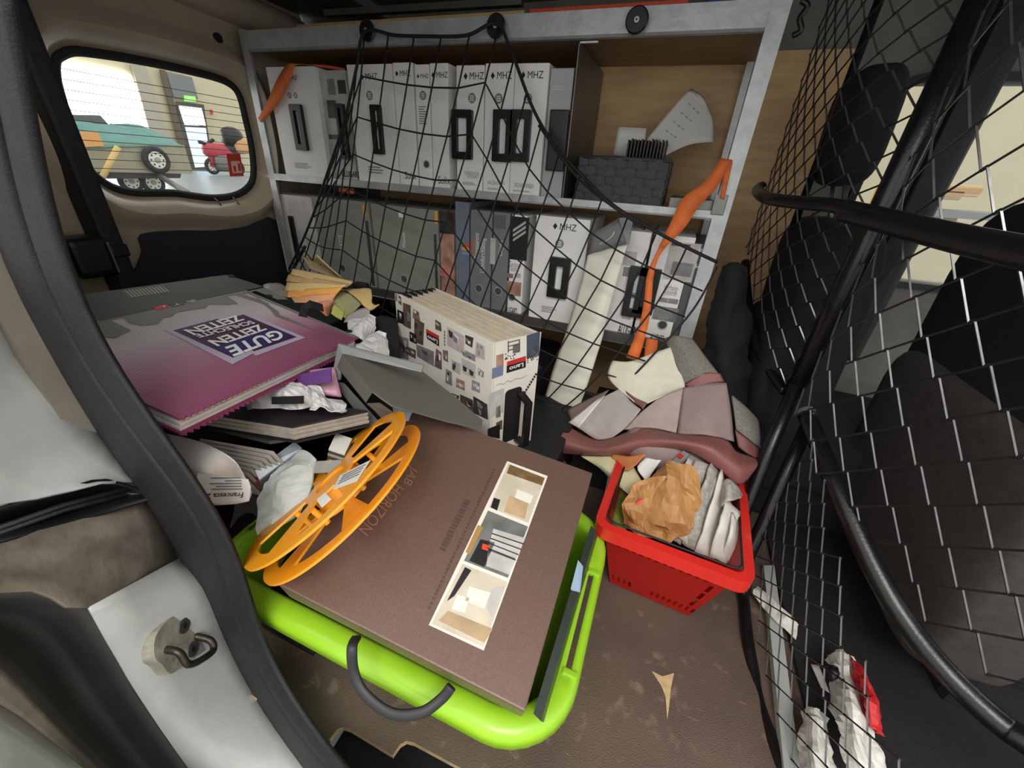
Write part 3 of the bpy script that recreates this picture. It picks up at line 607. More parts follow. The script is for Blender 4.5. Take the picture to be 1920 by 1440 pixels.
bands(Fr((bx0, by0, z0), (1, 0, 0), (0, 0, 1)), bx1 - bx0, z1 - z0, 9, 5); bands(Fr((bx1, by0, z0), (0, 1, 0), (0, 0, 1)), by1 - by0, z1 - z0, 9, 5); bands(Fr((bx0, by1, z0), (0, -1, 0), (0, 0, 1)), by1 - by0, z1 - z0, 9, 5); bands(Fr((bx1, by1, z0), (-1, 0, 0), (0, 0, 1)), bx1 - bx0, z1 - z0, 9, 5)
tube('rim', [(bx0, by0, z1), (bx1, by0, z1), (bx1, by1, z1), (bx0, by1, z1)], 0.005, weave, bk, 8, True)
cardm = mat('swatch_card', (62, 58, 56), 0.6, 0, 30, 0.15)
ca = at(1183, 263, y=SY + .12); cb = at(1250, 268, y=SY + .12)
for i in range(12):
    x = ca.x + (cb.x - ca.x) * i / 11
    box('swatch_card', x, x + .0042, SY + .06, SY + .13, z0 + .012, ca.z + random.uniform(-.004, .003), cardm, None, .0006, 1, label='dark swatch card filed upright in the woven basket', cat='card', group='swatch cards in the woven basket')
paper = mat('paper', (222, 220, 214), 0.6, 0, 14, 0.04)
s = sheet('price_list', [[(1207, 268, SY + .17), (1288, 172, SY + .24), (1300, 180, SY + .24)], [(1225, 285, SY + .165), (1310, 195, SY + .235), (1334, 215, SY + .23)], [(1240, 296, SY + .16), (1290, 272, SY + .19), (1337, 266, SY + .2)]], paper, None, .002, 4, label='folded printed price list leaning out of the woven basket', cat='paper')
q = [at(px, py, y=SY + .195) for px, py in ((1250, 240), (1296, 190), (1318, 210), (1268, 262))]
fr = Fr(q[0], q[1] - q[0], q[3] - q[0]);
for i in range(5):
    pA = at(1232 + i * 14, 262 - i * 17, y=SY + .172 + i * .0125); pB = at(1256 + i * 14, 277 - i * 15, y=SY + .168 + i * .0125)
    for t in (0.1, 0.45, 0.75): tube('printed_line', [pA.lerp(pB, t) + V((0, -.004, .003)), pA.lerp(pB, t + .16) + V((0, -.004, .003))], .0008, greyink, s, 4)
sheet('note_paper', [[(1160, 238, SY + .15), (1185, 239, SY + .15), (1212, 241, SY + .15)], [(1150, 290, SY + .145), (1178, 294, SY + .145), (1205, 296, SY + .145)]], paper, None, .0015, 3, label='small white sheet standing behind the swatch cards in the basket', cat='paper')
struct_tray = box('metal_tray', at(1262, 347, y=SY + .05).x, SX1 - PW - .004, SY + .02, SY + .25, UZ, UZ + .028, steel_dark, None, .003, label='low grey metal tray on the upper shelf right of the woven basket', cat='tray')

# ------------------------------------------------------------------ things on the top shelf
TZ = ZT0 + 0.024
box('plank', at(560, 50, y=SY + .06).x, at(985, 30, y=SY + .06).x, SY + .05, SY + .15, TZ, at(800, 30, y=SY + .05).z, ply, None, .002, label='pale wooden plank lying on the top shelf behind the beam', cat='plank')
cs = thing('tool_case', 'black flat case with an orange edge on the top shelf', 'case', (at(1150, 10, y=SY + .06).x, SY + .12, TZ))
x0, x1 = at(985, 20, y=SY + .05).x, at(1290, 10, y=SY + .05).x; zt_ = at(1150, 10, y=SY + .05).z
box('body', x0, x1, SY + .045, SY + .2, TZ, zt_ - .004, blackp, cs, .006); box('orange_edge', x0 + .015, x1, SY + .041, SY + .05, zt_ - .014, zt_ + .001, mat('orange_rubber', (206, 74, 44), .5), cs, .002)
x0, x1 = at(1322, 6, y=SY + .05).x, at(1420, 2, y=SY + .05).x
bc = thing('storage_case', 'blue plastic case at the right end of the top shelf', 'case', ((x0 + x1) / 2, SY + .12, TZ)); bl = mat('blue_plastic', (24, 52, 122), .4, 0, 10, .1)
box('body', x0, x1, SY + .04, SY + .2, TZ, zt_ + .03, bl, bc, .006); box('lid', x0 - .004, x1 + .004, SY + .036, SY + .204, zt_ + .03, zt_ + .05, bl, bc, .004)
tube('curtain_rail', [at(612, 26, y=SY + .1), at(980, 4, y=SY + .1)], 1, steel_dark, None, prof=[(-.012, -.008), (.012, -.008), (.012, .008), (-.012, .008)], smooth=False, label='grey metal rail profile lying across the top shelf', cat='rail')

# ------------------------------------------------------------------ cargo net
cordm = mat('net_cord', (18, 18, 19), 0.7, 0, 400, 0.4)
def pxcurve(pts, n=8): return cr([tuple(at(p[0], p[1], y=p[2])) for p in pts], n)
def resample(P, k):
    P = [V(p) for p in P]; d = [0]
    for i in range(1, len(P)): d.append(d[-1] + (P[i] - P[i - 1]).length)
    out = []; j = 0
    for i in range(k):
        s = d[-1] * i / (k - 1)
        while j < len(P) - 2 and d[j + 1] < s: j += 1
        out.append(P[j].lerp(P[j + 1], (s - d[j]) / max(d[j + 1] - d[j], 1e-9)))
    return out
cAB = pxcurve([(542, 505, 1.19), (568, 450, 1.2), (590, 395, 1.21), (612, 330, 1.217)])
cBC = pxcurve([(612, 330, 1.217), (645, 230, 1.225), (668, 130, 1.24), (684, 60, 1.25), (740, 66, 1.245), (800, 68, 1.245), (875, 66, 1.245), (930, 44, 1.25), (958, 95, 1.245), (1000, 205, 1.235), (1040, 272, 1.225), (1092, 330, 1.21), (1150, 385, 1.19), (1240, 440, 1.18), (1345, 492, 1.19)])
cAD = pxcurve([(542, 505, 1.19), (575, 590, 1.18), (650, 680, 1.17), (760, 760, 1.15), (880, 800, 1.13), (1000, 810, 1.1)])
cDC = pxcurve([(1000, 810, 1.1), (1080, 785, 1.08), (1160, 730, 1.09), (1230, 660, 1.11), (1300, 580, 1.15), (1345, 500, 1.19)])
NP, NQ = 11, 21
A1, B1 = resample(cAB, NP), resample(cDC, NP); A2, B2 = resample(cAD, NQ), resample(cBC, NQ)
c00, c01, c10, c11 = A1[0], A1[-1], A2[-1], B1[-1]
def coons(i, j):
    s, t = j / (NQ - 1), i / (NP - 1)
    p = A1[i] * (1 - s) + B1[i] * s + A2[j] * (1 - t) + B2[j] * t - (c00 * (1 - s) * (1 - t) + c10 * s * (1 - t) + c01 * (1 - s) * t + c11 * s * t)
    return p
net = thing('cargo_net', 'black elastic cargo net stretched across the shelf rack', 'net', (-.4, 1.2, ZL))
vs, fs = [], []
NODE = [[coons(i, j) for j in range(NQ)] for i in range(NP)]
for i in range(NP):
    for j in range(NQ):
        q = NODE[i][j]; y = min(q.y, SY - .012); NODE[i][j] = q if q.y <= SY - .012 else V((0, 0, CZ)) + (q - V((0, 0, CZ))) * (y / q.y)
def add(P, r, n=5):
    a, b = tube_geo(P, r, n); k = len(vs); vs.extend(a); fs.extend([[x + k for x in f] for f in b])
for i in range(1, NP - 1): add(NODE[i], .0025)
for j in range(1, NQ - 1): add([NODE[i][j] for i in range(NP)], .0025)
mk('netting', vs, fs, cordm, net, True, kind='stuff')
vs, fs = [], []
for i in range(1, NP - 1):
    for j in range(1, NQ - 1):
        p = NODE[i][j]; k = len(vs); r = .0038
        vs += [p + V(d) * r for d in ((1, 0, 0), (-1, 0, 0), (0, 1, 0), (0, -1, 0), (0, 0, 1), (0, 0, -1))]
        fs += [[k + a, k + b, k + c] for a, b, c in ((0, 2, 4), (2, 1, 4), (1, 3, 4), (3, 0, 4), (2, 0, 5), (1, 2, 5), (3, 1, 5), (0, 3, 5))]
mk('knots', vs, fs, cordm, net, False, kind='stuff')
tube('border_cord', cAB, .0045, cordm, net, 7); tube('border_cord', cBC, .0045, cordm, net, 7); tube('border_cord', cAD, .003, cordm, net, 6); tube('border_cord', cDC, .003, cordm, net, 6)
# bunched cords along the right border
tube('border_cord', pxcurve([(1010, 235, 1.232), (1046, 285, 1.222), (1095, 345, 1.205), (1150, 388, 1.187), (1210, 430, 1.18)]), .0035, cordm, net, 6)
tube('border_cord', pxcurve([(1040, 280, 1.222), (1080, 330, 1.21), (1120, 362, 1.195), (1165, 396, 1.185)]), .0035, cordm, net, 6)
tube('tie_cord', pxcurve([(572, 462, 1.2), (552, 500, 1.2), (536, 535, 1.21)]), .006, cordm, net, 6)

# ------------------------------------------------------------------ orange straps
orange = mat('orange_webbing', (226, 112, 48), 0.65, 0, 40, 0.12, 0.3, 500)
def ribbon(name, pts, m, wd, label, th=.0015, twist=None):
    """pts: (px left, py left, px right, py right, y)"""
    L_ = cr([tuple(at(p[0], p[1], y=p[4])) for p in pts], 5); R_ = cr([tuple(at(p[2], p[3], y=p[4])) for p in pts], 5)
    rows = [[V(a), V(a).lerp(V(b), .5), V(b)] for a, b in zip(L_, R_)]
    return sheet_from(name, rows, m, None, th, True, label=label, cat='strap')
ribbon('lashing_strap', [(1352, 296, 1374, 300, 1.272), (1322, 340, 1345, 350, 1.262), (1280, 372, 1310, 388, 1.25), (1257, 418, 1283, 428, 1.235), (1232, 470, 1240, 474, 1.22), (1214, 512, 1226, 516, 1.205), (1208, 560, 1222, 562, 1.19), (1198, 610, 1214, 616, 1.17), (1174, 670, 1196, 678, 1.15)], orange, .03, 'long orange lashing strap hanging from the right post across the net')
ribbon('lashing_strap', [(548, 120, 588, 122, 1.288), (538, 121, 553, 123, 1.285), (520, 148, 545, 150, 1.275), (502, 188, 520, 196, 1.274), (484, 222, 490, 230, 1.277)], orange, .03, 'short orange strap slung over the leftmost white carton on the upper shelf')
ribbon('lashing_strap', [(586, 121, 590, 124, 1.33), (612, 122, 614, 128, 1.34), (646, 128, 646, 134, 1.35)], orange, .02, 'orange strap end running back over the photo carton')
ribbon('lashing_strap', [(636, 350, 636, 360, 1.30), (650, 352, 650, 362, 1.302), (664, 354, 664, 364, 1.304)], orange, .02, 'orange strap piece hanging under the upper shelf beam')
ribbon('lashing_strap', [(1366, 302, 1374, 304, 1.273), (1356, 335, 1366, 338, 1.268), (1350, 372, 1358, 374, 1.268)], orange, .02, 'short orange strap tail with a blue stripe beside the right post')
ribbon('lashing_strap', [(1212, 634, 1234, 638, 1.2), (1210, 650, 1232, 654, 1.18), (1208, 668, 1228, 672, 1.165)], orange, .02, 'orange strap end below the Vorhangsysteme carton')

# ------------------------------------------------------------------ hanging sample length with grey header
hs = thing('sample_hanger', 'long white sample sheet with a grey printed header leaning against the net', 'sample', at(1060, 780, y=1.15))
hdr = mat('grey_header', (112, 113, 112), .5, 0, 8, .06); vinyl = mat('cream_vinyl', (222, 220, 204), .4, 0, 9, .05)
sheet('sheet', [[(1102, 478, 1.235), (1140, 466, 1.232), (1177, 456, 1.23)], [(1085, 545, 1.22), (1128, 545, 1.19), (1156, 530, 1.2)], [(1062, 620, 1.2), (1108, 622, 1.165), (1134, 615, 1.18)], [(1035, 700, 1.17), (1078, 705, 1.14), (1112, 690, 1.155)], [(1012, 782, 1.13), (1052, 790, 1.1), (1086, 765, 1.12)]], vinyl, hs, .002, 5, .002, 20)
sheet('header', [[(1111, 436, 1.238), (1135, 424, 1.236), (1160, 409, 1.234)], [(1102, 480, 1.236), (1139, 468, 1.232), (1176, 457, 1.229)]], hdr, hs, .004, 3)
q = [at(1161, 409, y=1.232), at(1188, 407, y=1.228), at(1179, 458, y=1.226), at(1168, 462, y=1.229)]
mk('spine', q + [p + V((0, .012, 0)) for p in q], [[0, 1, 2, 3], [7, 6, 5, 4], [0, 4, 5, 1], [1, 5, 6, 2], [2, 6, 7, 3], [3, 7, 4, 0]], mat('header_spine', (140, 142, 142), .5), hs)
tube('header_swash', cr([at(1124, 458, y=1.2335), at(1136, 452, y=1.2325), at(1148, 442, y=1.2315), at(1152, 434, y=1.2315)], 5), .0012, whitem, hs, 5)
# black shoulder bag hanging at the rack end
bagm = mat('black_nylon', (16, 16, 18), .9, 0, 20, .3, .5, 25)
sheet('black_bag', [[(1352, 500, 1.25), (1375, 494, 1.235), (1402, 502, 1.25)], [(1340, 560, 1.25), (1370, 560, 1.21), (1404, 570, 1.24)], [(1322, 640, 1.23), (1360, 650, 1.18), (1408, 650, 1.22)], [(1312, 720, 1.21), (1358, 740, 1.15), (1414, 730, 1.19)], [(1330, 830, 1.17), (1372, 850, 1.12), (1420, 830, 1.15)]], bagm, None, .01, 8, 0, 14, crease=.016, cs=11, label='black nylon bag hanging beside the right rack post', cat='bag')
# ------------------------------------------------------------------ mesh partition behind the front seats
tubem = mat('black_tube', (20, 20, 22), 0.28, 0, 50, 0.3, 0.1, 200)
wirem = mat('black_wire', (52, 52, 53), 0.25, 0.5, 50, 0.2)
wires = mat('wire_painted_sheen', (112, 112, 112), 0.3, 0.7, 50, 0.2)  # steep strands of the same mesh, sky sheen put into a paler colour
part = thing('mesh_partition', 'black tubular partition with expanded wire mesh behind the front seats', 'partition', (.38, 1.0, 0))
P1 = resample(cr([(.238, 1.60, 0), (.236, 1.5, 0), (.243, 1.34, 0), (.262, 1.2, 0), (.305, 1.1, 0), (.365, 1.03, 0)], 10), 60)
P2 = resample(cr([(.372, 1.03, 0), (.352, .96, 0), (.366, .89, 0), (.43, .79, 0), (.52, .70, 0), (.63, .60, 0), (.74, .50, 0), (.86, .38, 0)], 10), 80)
P3 = resample(cr([(.372, .90, 0), (.376, .80, 0), (.388, .62, 0), (.402, .50, 0), (.42, .36, 0), (.44, .22, 0)], 10), 50)
def plen(P): return sum((P[i + 1] - P[i]).length for i in range(len(P) - 1))
def pat(P, s):
    Lr = plen(P); k = max(0, min(len(P) - 1.001, s / Lr * (len(P) - 1))); i = int(k); return P[i].lerp(P[i + 1], k - i)
def lattice(P, d1, d2, zmin, zmax, r=.0019, node=True):
    """expanded mesh on an upright curved sheet; zmin/zmax are functions of s"""
    Lr = plen(P); vs, fs, ms = [], [], []
    def ok(s, z): return -1e-6 <= s <= Lr and zmin(s) <= z <= zmax(s)
    def p3(s, z): q = pat(P, s); return V((q.x, q.y, z))
    def seg(a, b, rr, n=4, mi=0):
        x, y = tube_geo([a, b], rr, n); k = len(vs); vs.extend(x); fs.extend([[i + k for i in f] for f in y]); ms.extend([mi] * len(y))
    det = d1[0] * d2[1] - d1[1] * d2[0]; zs = [zmin(Lr * i / 10) for i in range(11)] + [zmax(Lr * i / 10) for i in range(11)]
    cs = [(s, z) for s in (0, Lr) for z in (min(zs), max(zs))]
    ij = [((s * d2[1] - z * d2[0]) / det, (d1[0] * z - d1[1] * s) / det) for s, z in cs]
    for i in range(int(min(a for a, b in ij)) - 2, int(max(a for a, b in ij)) + 3):
        for j in range(int(min(b for a, b in ij)) - 2, int(max(b for a, b in ij)) + 3):
            s, z = i * d1[0] + j * d2[0], i * d1[1] + j * d2[1]
            for dd in (d1, d2):
                s2, z2 = s + dd[0], z + dd[1]
                if ok(s, z) and ok(s2, z2):
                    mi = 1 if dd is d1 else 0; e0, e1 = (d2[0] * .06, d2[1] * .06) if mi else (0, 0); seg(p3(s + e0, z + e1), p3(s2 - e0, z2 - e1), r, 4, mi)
            if node and ok(s, z): seg(p3(s - d2[0] * .08, z - d2[1] * .08), p3(s + d2[0] * .08, z + d2[1] * .08), r * 1.5)
    return vs, fs, ms
def panel(*a):
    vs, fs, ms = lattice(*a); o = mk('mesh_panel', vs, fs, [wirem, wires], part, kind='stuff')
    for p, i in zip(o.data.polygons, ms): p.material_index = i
bot1 = lambda s: zf(-.20 - .30 * (s / plen(P1)) ** 2)
panel(P1, (.040, -.034), (.041, .0225), bot1, lambda s: ROOF - .01)
L2 = plen(P2)
low = [(0, -.455), (.10, -.48), (.20, -.535), (.33, -.63), (.46, -.70), (.60, -.71), (2, -.71)]
def bot2(s):
    for (a, b), (c, d) in zip(low, low[1:]):
        if a <= s <= c: return zf(b + (d - b) * (s - a) / (c - a))
panel(P2, (.042, -.053), (.041, .041), bot2, lambda s: ROOF - .01, .0019)
panel(P3, (.034, -.030), (.037, .034), lambda s: .012, lambda s: zf(-.45) - .17 * min(1, max(0, s) / .5), .0015)
# central post and its two splayed legs
tube('post', [(.366, 1.035, ROOF), (.360, 1.03, zf(-.1)), (.354, 1.03, zf(-.44))], .021, tubem, part, 14)
tube('post', [(.315, 1.42, ROOF), (.312, 1.42, zf(-.1))], .010, tubem, part, 10)
l0 = at(1492, 722, y=1.02); l1 = at(1374, 1010, y=.87); tube('leg', [l0, l0.lerp(l1, .5), V((l1.x, l1.y, l1.z)), at(1340, 1110, y=.83)], .015, tubem, part, 12)
l0 = at(1518, 790, y=1.0); l1 = at(1408, 1030, y=.86); tube('leg', [l0, l0.lerp(l1, .5), l1, at(1385, 1085, y=.835)], .015, tubem, part, 12)
# guard rail along the panels
def off(P, s, d):
    q = pat(P, s); a = pat(P, s + .02); t = (a - q).normalized() if (a - q).length > 1e-6 else V((1, 0, 0)); return V((q.x, q.y, 0)) + V((t.y, -t.x, 0)) * (-d if V((t.y, -t.x, 0)).dot(V((-1, -.6, 0))) < 0 else d)
rail = [at(1428, 350, y=1.40), at(1420, 358, y=1.36), at(1440, 372, y=1.22), at(1500, 380, y=1.13), at(1560, 385, y=1.06), at(1600, 397, y=1.0)]
tube('guard_rail', cr([tuple(p) for p in rail], 5), .014, tubem, part, 12)
rail = [at(1586, 396, y=1.005), at(1620, 404, y=.97), at(1700, 424, y=.88), at(1800, 448, y=.79), at(1920, 474, y=.70), at(2080, 510, y=.60)]; rail.append(rail[-1] + (rail[-1] - rail[-2]).normalized() * .5)
tube('guard_rail', cr([tuple(p) for p in rail], 5), .020, tubem, part, 14)
# lower border tubes
b2 = [at(1512, 778, y=.985), at(1540, 845, y=.90), at(1575, 930, y=.81), at(1640, 1070, y=.705), at(1700, 1170, y=.645), at(1780, 1268, y=.59), at(1880, 1360, y=.55), at(2000, 1440, y=.51)]; b2.append(b2[-1] + (b2[-1] - b2[-2]).normalized() * .4)
tube('border_tube', cr([tuple(p) for p in b2], 5), .019, tubem, part, 14)
cyl('end_cap', at(1512, 776, y=.986) , (at(1512, 776, y=.986) - at(1540, 845, y=.90)), .0195, .008, mat('scuffed_cap', (96, 96, 98), .35, 0, 60, .8), part, 14)
b1_ = [at(1398, 490, y=1.46), at(1402, 560, y=1.36), at(1418, 640, y=1.22), at(1440, 690, y=1.14), at(1472, 735, y=1.06)]
tube('border_tube', cr([tuple(p) for p in b1_], 5), .012, tubem, part, 12)
b3 = [at(1388, 1075, y=.835), at(1394, 1120, y=.80), at(1402, 1200, y=.69), at(1418, 1290, y=.60), at(1440, 1370, y=.525), at(1480, 1460, y=.455), at(1540, 1560, y=.40)]
tube('border_tube', cr([tuple(p) for p in b3], 5), .013, tubem, part, 12)
tube('mid_tube', cr([at(1560, 1250, y=.64), at(1590, 1360, y=.58), at(1640, 1460, y=.52)], 4), .010, tubem, part, 10)

# ------------------------------------------------------------------ front seats
fab1 = mat('seat_cloth_black', (22, 24, 32), .9, 0, 60, .3, .3, 700); fab2 = mat('seat_cloth_brown', (66, 62, 60), .85, 0, 50, .2, .4, 700)
ax = [(1, 0, 0), (0, 1, 0), (0.0, 0, 1)]
def seat(label, c, hw, lean, hz, ztop, hc, hr, m, m2, inner=None):
    T = thing('front_seat', label, 'seat', (c[0], c[1], 0), 'front seats')
    a = [V((1, 0, lean)).normalized(), V((0, 1, 0)), V((-lean, 0, 1)).normalized()]
    blob('backrest', V((c[0], c[1], (ztop + .22) / 2)), a, (.085, hw, (ztop - .22) / 2), m, T, .38)
    blob('back_cover', V((c[0] - .016, c[1] - .01, .34)), a, (.084, hw * .97, .26), m2, T, .3)
    blob('cushion', V((c[0] + .22, c[1], .22)), ax, (.27, hw, .10), m, T, .35)
    blob('headrest', hc, a, hr, m, T, .55)
    for s in (-.05, .05): tube('headrest_rod', [V((c[0], c[1] + s, ztop - .06)), V((hc[0], hc[1] + s, hc[2] - hr[2] * .6))], .006, steel_dark, T, 8)
    box('base', c[0] + .02, c[0] + .42, c[1] - hw * .9, c[1] + hw * .9, .0, .17, dark, T, .02)
    return T
hc = at(1603, 245, y=1.40)
seat('dark driver seat behind the far mesh panel', (.40, 1.34, 0), .22, .06, 0, zf(-.06), hc, (.055, .125, .125), fab1, fab1)
seat('dark passenger seat with brown back cover behind the near mesh panel', (.70, .98, 0), .30, .05, 0, zf(.02), V((.70, .95, zf(.06))), (.07, .16, .13), fab1, fab2)
box('floor_mat', .455, 1.28, .25, 1.25, .0005, .014, mat('added_dark_mat', (24, 23, 24), .9, 0, 60, .3, .5, 500), None, .004, label='added black mat that darkens the floor behind the mesh', cat='mat')  # thin dark sheet, added to keep the floor behind the mesh dark
# dark door pillar and belt beside the driver window
pb = thing('trim_4', 'dark door pillar trim beside the driver window', 'pillar trim', (.68, WALL - .05, .5), kind='structure')
box('pillar_trim', .60, .69, WALL - .07, WALL - .008, .4, ROOF, black_trim, pb, .02, 3)
strap('seat_belt', cr([(.62, 1.56, ROOF - .05), (.60, 1.5, zf(.1)), (.58, 1.45, zf(-.1)), (.52, 1.36, zf(-.25))], 5), .045, .002, black_trim, None, up=(0, -1, .1), label='black seat belt hanging beside the driver seat', cat='seat belt')
# odds and ends on the floor in front of the partition
gz = mat('grey_lath', (168, 172, 168), .5, 0, 10, .1)
a = [at(px, py, z=.02) for px, py in ((1432, 1060), (1452, 1060), (1500, 1440), (1470, 1440))]
a = [V((p.x + .0, p.y, p.z)) for p in a]
mk('grey_lath', a + [p - V((0, 0, .018)) for p in a], [[0, 1, 2, 3], [7, 6, 5, 4], [0, 4, 5, 1], [1, 5, 6, 2], [2, 6, 7, 3], [3, 7, 4, 0]], gz, None, label='flat grey lath lying on the floor behind the lower mesh', cat='lath')
poly = mat('white_foil', (206, 204, 196), .35, 0, 14, .15, .6, 30); redf = mat('red_foil', (190, 36, 40), .35, 0, 20, .15, .5, 30)
def bagpx(name, rows, m, label, cat='bag', th=.002, rough=.012): return sheet(name, rows, m, None, th, 8, 0, 22, crease=rough, cs=26, label=label, cat=cat)
# ------------------------------------------------------------------ helpers for loose things
def a4(p): return at(p[0], p[1], **{p[2]: p[3]}) if isinstance(p[2], str) else at(p[0], p[1], y=p[2])
def gs(name, rows, m, parent=None, th=.0015, n=4, rough=0, rs=30, **k):
    if k.get('crease'): n = k.pop('cn', 7)
    return sheet_from(name, grid_geo([[a4(p) for p in r] for r in rows], n), m, parent, th, not k.get('crease'), rough, rs, **k)
def slabq(name, q, dn, m, parent=None, **k):
    """plate from four points and a thickness vector"""
    q = [V(p) for p in q]; d = V(dn); n = len(q)
    return mk(name, q + [p + d for p in q], [list(range(n)), list(range(2 * n - 1, n - 1, -1))] + [[i, n + i, n + (i + 1) % n, (i + 1) % n] for i in range(n)], m, parent, **k)
# ------------------------------------------------------------------ dark crates that carry the pile
crm = mat('crate_black', (24, 24, 26), .6, 0, 20, .2)
def crate(label, x0, x1, y0, y1, h):
    T = thing('storage_crate', label, 'crate', ((x0 + x1) / 2, (y0 + y1) / 2, 0), 'black crates under the pile'); t = .008
    box('bottom', x0, x1, y0, y1, 0, t, crm, T)
    box('side', x0, x1, y0, y0 + t, t, h, crm, T); box('side', x0, x1, y1 - t, y1, t, h, crm, T); box('side', x0, x0 + t, y0 + t, y1 - t, t, h, crm, T); box('side', x1 - t, x1, y0 + t, y1 - t, t, h, crm, T)
    box('lid', x0 - .004, x1 + .004, y0 - .004, y1 + .004, h, h + .012, crm, T, .004)
crate('low black crate on the floor under the collage box', -.95, -.16, .74, 1.14, .228)
crate('tall black crate at the rear under the magenta book', -1.5, -.98, .34, 1.1, .43)
crate('flat black crate on the floor beside the red basket', -.12, .14, 1.04, 1.24, .26)

# ------------------------------------------------------------------ green laundry basket
lime = mat('lime_plastic', (152, 204, 40), .32, 0, 8, .04, coat=.2)
gb = thing('laundry_basket', 'lime green plastic laundry basket holding the brown box', 'basket', (-.33, .48, 0))
gx0, gx1, gy0, gy1, gz = -.70, -.008, .264, .70, .205
def loop4(x0, x1, y0, y1, r, z, n=8):
    return [V((a, b, z)) for a, b in rrect(x0, x1, y0, y1, r, n)]
def dens(L_, step=.02):
    out = []
    for i in range(len(L_)):
        a, b = L_[i], L_[(i + 1) % len(L_)]; k = max(1, int((b - a).length / step)); out += [a.lerp(b, j / k) for j in range(k)]
    return out
def base(off, z): return [V((p.x, p.y, z)) for p in dens(loop4(gx0 - off, gx1 + off, gy0 - off, gy1 + off, .09 + off, z, 8), .02)]
ref = dens(loop4(gx0, gx1, gy0, gy1, .09, 0, 8), .02); cxg, cyg = (gx0 + gx1) / 2, (gy0 + gy1) / 2
def offs(off, z):
    N = len(ref); out = []
    for i in range(N):
        t = ref[(i + 1) % N] - ref[i - 1]; nn = V((t.y, -t.x, 0)).normalized(); q = ref[i] + nn * off; out.append(V((q.x, q.y, z)))
    return out
rings = [offs(-.055, .004), offs(-.045, .012), offs(-.035, .08), offs(-.02, gz - .03), offs(-.014, gz - .004), offs(-.008, gz), offs(.002, gz + .001), offs(.012, gz), offs(.021, gz - .003), offs(.027, gz - .011), offs(.029, gz - .030), offs(.024, gz - .034)]
N = len(ref); bm = bmesh.new(); RV = [[bm.verts.new(p) for p in r] for r in rings]
for k in range(len(rings) - 1):
    for i in range(N):
        j = (i + 1) % N; mid = (ref[i] + ref[j]) / 2
        if mid.x > gx1 - .02 and .36 < mid.y < .56 and 6 <= k <= 6: continue            # grip opening in the right rim
        if mid.x < gx0 + .02 and .36 < mid.y < .56 and 6 <= k <= 6: continue
        bm.faces.new((RV[k][i], RV[k][j], RV[k + 1][j], RV[k + 1][i]))
bm.faces.new(RV[0][::-1]); bmesh.ops.recalc_face_normals(bm, faces=bm.faces)
bmesh.ops.solidify(bm, geom=list(bm.faces), thickness=.0022)
o = mkb('tub', bm, lime, gb, True)
for yy in (.36, .56): box('grip_rib', gx1 - .002, gx1 + .024, yy - .006, yy + .006, gz - .008, gz + .0035, lime, gb, .003)
# ------------------------------------------------------------------ brown sample box
Kq = 1.143
A_, B_, C_, D_ = [V((x * Kq, y * Kq, CZ + z * Kq)) for x, y, z in ((-.4, .564, -.437), (-.033, .576, -.476), (-.037, .225, -.563), (-.403, .212, -.524))]
bf = Fr(D_, C_ - D_, A_ - D_); bw = (C_ - D_).length; bh = (A_ - D_).length
brown = mat('bronze_card', (112, 88, 78), .38, .25, 300, .12, .15, 1200); brown_d = mat('bronze_card_side', (104, 84, 70), .45, .15, 200, .1)
bb = thing('sample_box', 'large bronze brown sample box marked Horizon with three room photos on its lid', 'box', (-.25, .45, .1))
fbox('lid', bf, 0, bw, 0, bh, -.058, 0, brown, bb, .003)
fbox('body', bf, .006, bw - .012, .012, bh - .006, -.17, -.0595, brown_d, bb, .003)
cream = mat('photo_white', (226, 222, 210), .45); black_h = mat('handle_rubber', (40, 40, 42), .5)
print_px('photo_border', bf, [(951, 865), (1027, 893), (907, 1220), (804, 1172)], cream, bb, .0008)
def P3(name, pts, m, c=.0014): print_px(name, bf, pts, m, bb, c)
tan = mat('photo_tan', (176, 150, 116), .45, 0, 25, .25); beige = mat('photo_beige', (200, 190, 170), .45, 0, 20, .15); gry = mat('photo_slate', (110, 112, 108), .45, 0, 25, .3); blk = mat('photo_black', (30, 28, 30), .45, 0, 20, .3); brn = mat('photo_slats', (116, 92, 58), .45, 0, 60, .3)
P3('room_photo', [(953, 870), (1022, 897), (990, 981), (917, 952)], beige); P3('room_photo', [(915, 958), (990, 988), (952, 1084), (870, 1052)], gry); P3('room_photo', [(867, 1058), (951, 1092), (906, 1214), (809, 1170)], beige)
P3('photo_blind', [(956, 872), (1021, 897), (1016, 911), (950, 888)], brn, .0018); P3('photo_floor', [(955, 930), (990, 944), (984, 974), (945, 960)], tan, .0018); P3('photo_bag', [(926, 934), (938, 938), (932, 958), (920, 952)], blk, .0018); P3('photo_window', [(970, 918), (1000, 930), (994, 946), (965, 934)], cream, .0018)
P3('photo_coat', [(901, 1012), (928, 1018), (908, 1064), (880, 1052)], blk, .0018); P3('photo_cap', [(905, 1020), (918, 1024), (915, 1034), (903, 1030)], mat('photo_orange', (214, 70, 40), .5), .0022); P3('photo_pane', [(925, 992), (985, 1010), (968, 1048), (915, 1028)], ph3, .0018); P3('photo_pane', [(915, 1033), (966, 1052), (954, 1078), (912, 1062)], ph3, .0018); P3('photo_lamp', [(896, 985), (906, 990), (880, 1040), (873, 1036)], mat('photo_gold', (168, 130, 70), .5), .0018)
for i in range(4): P3('photo_mullion', [(922 - i * 3, 1000 + i * 9), (982 - i * 5, 1020 + i * 10), (982 - i * 5, 1022 + i * 10), (922 - i * 3, 1002 + i * 9)], blk, .0022)
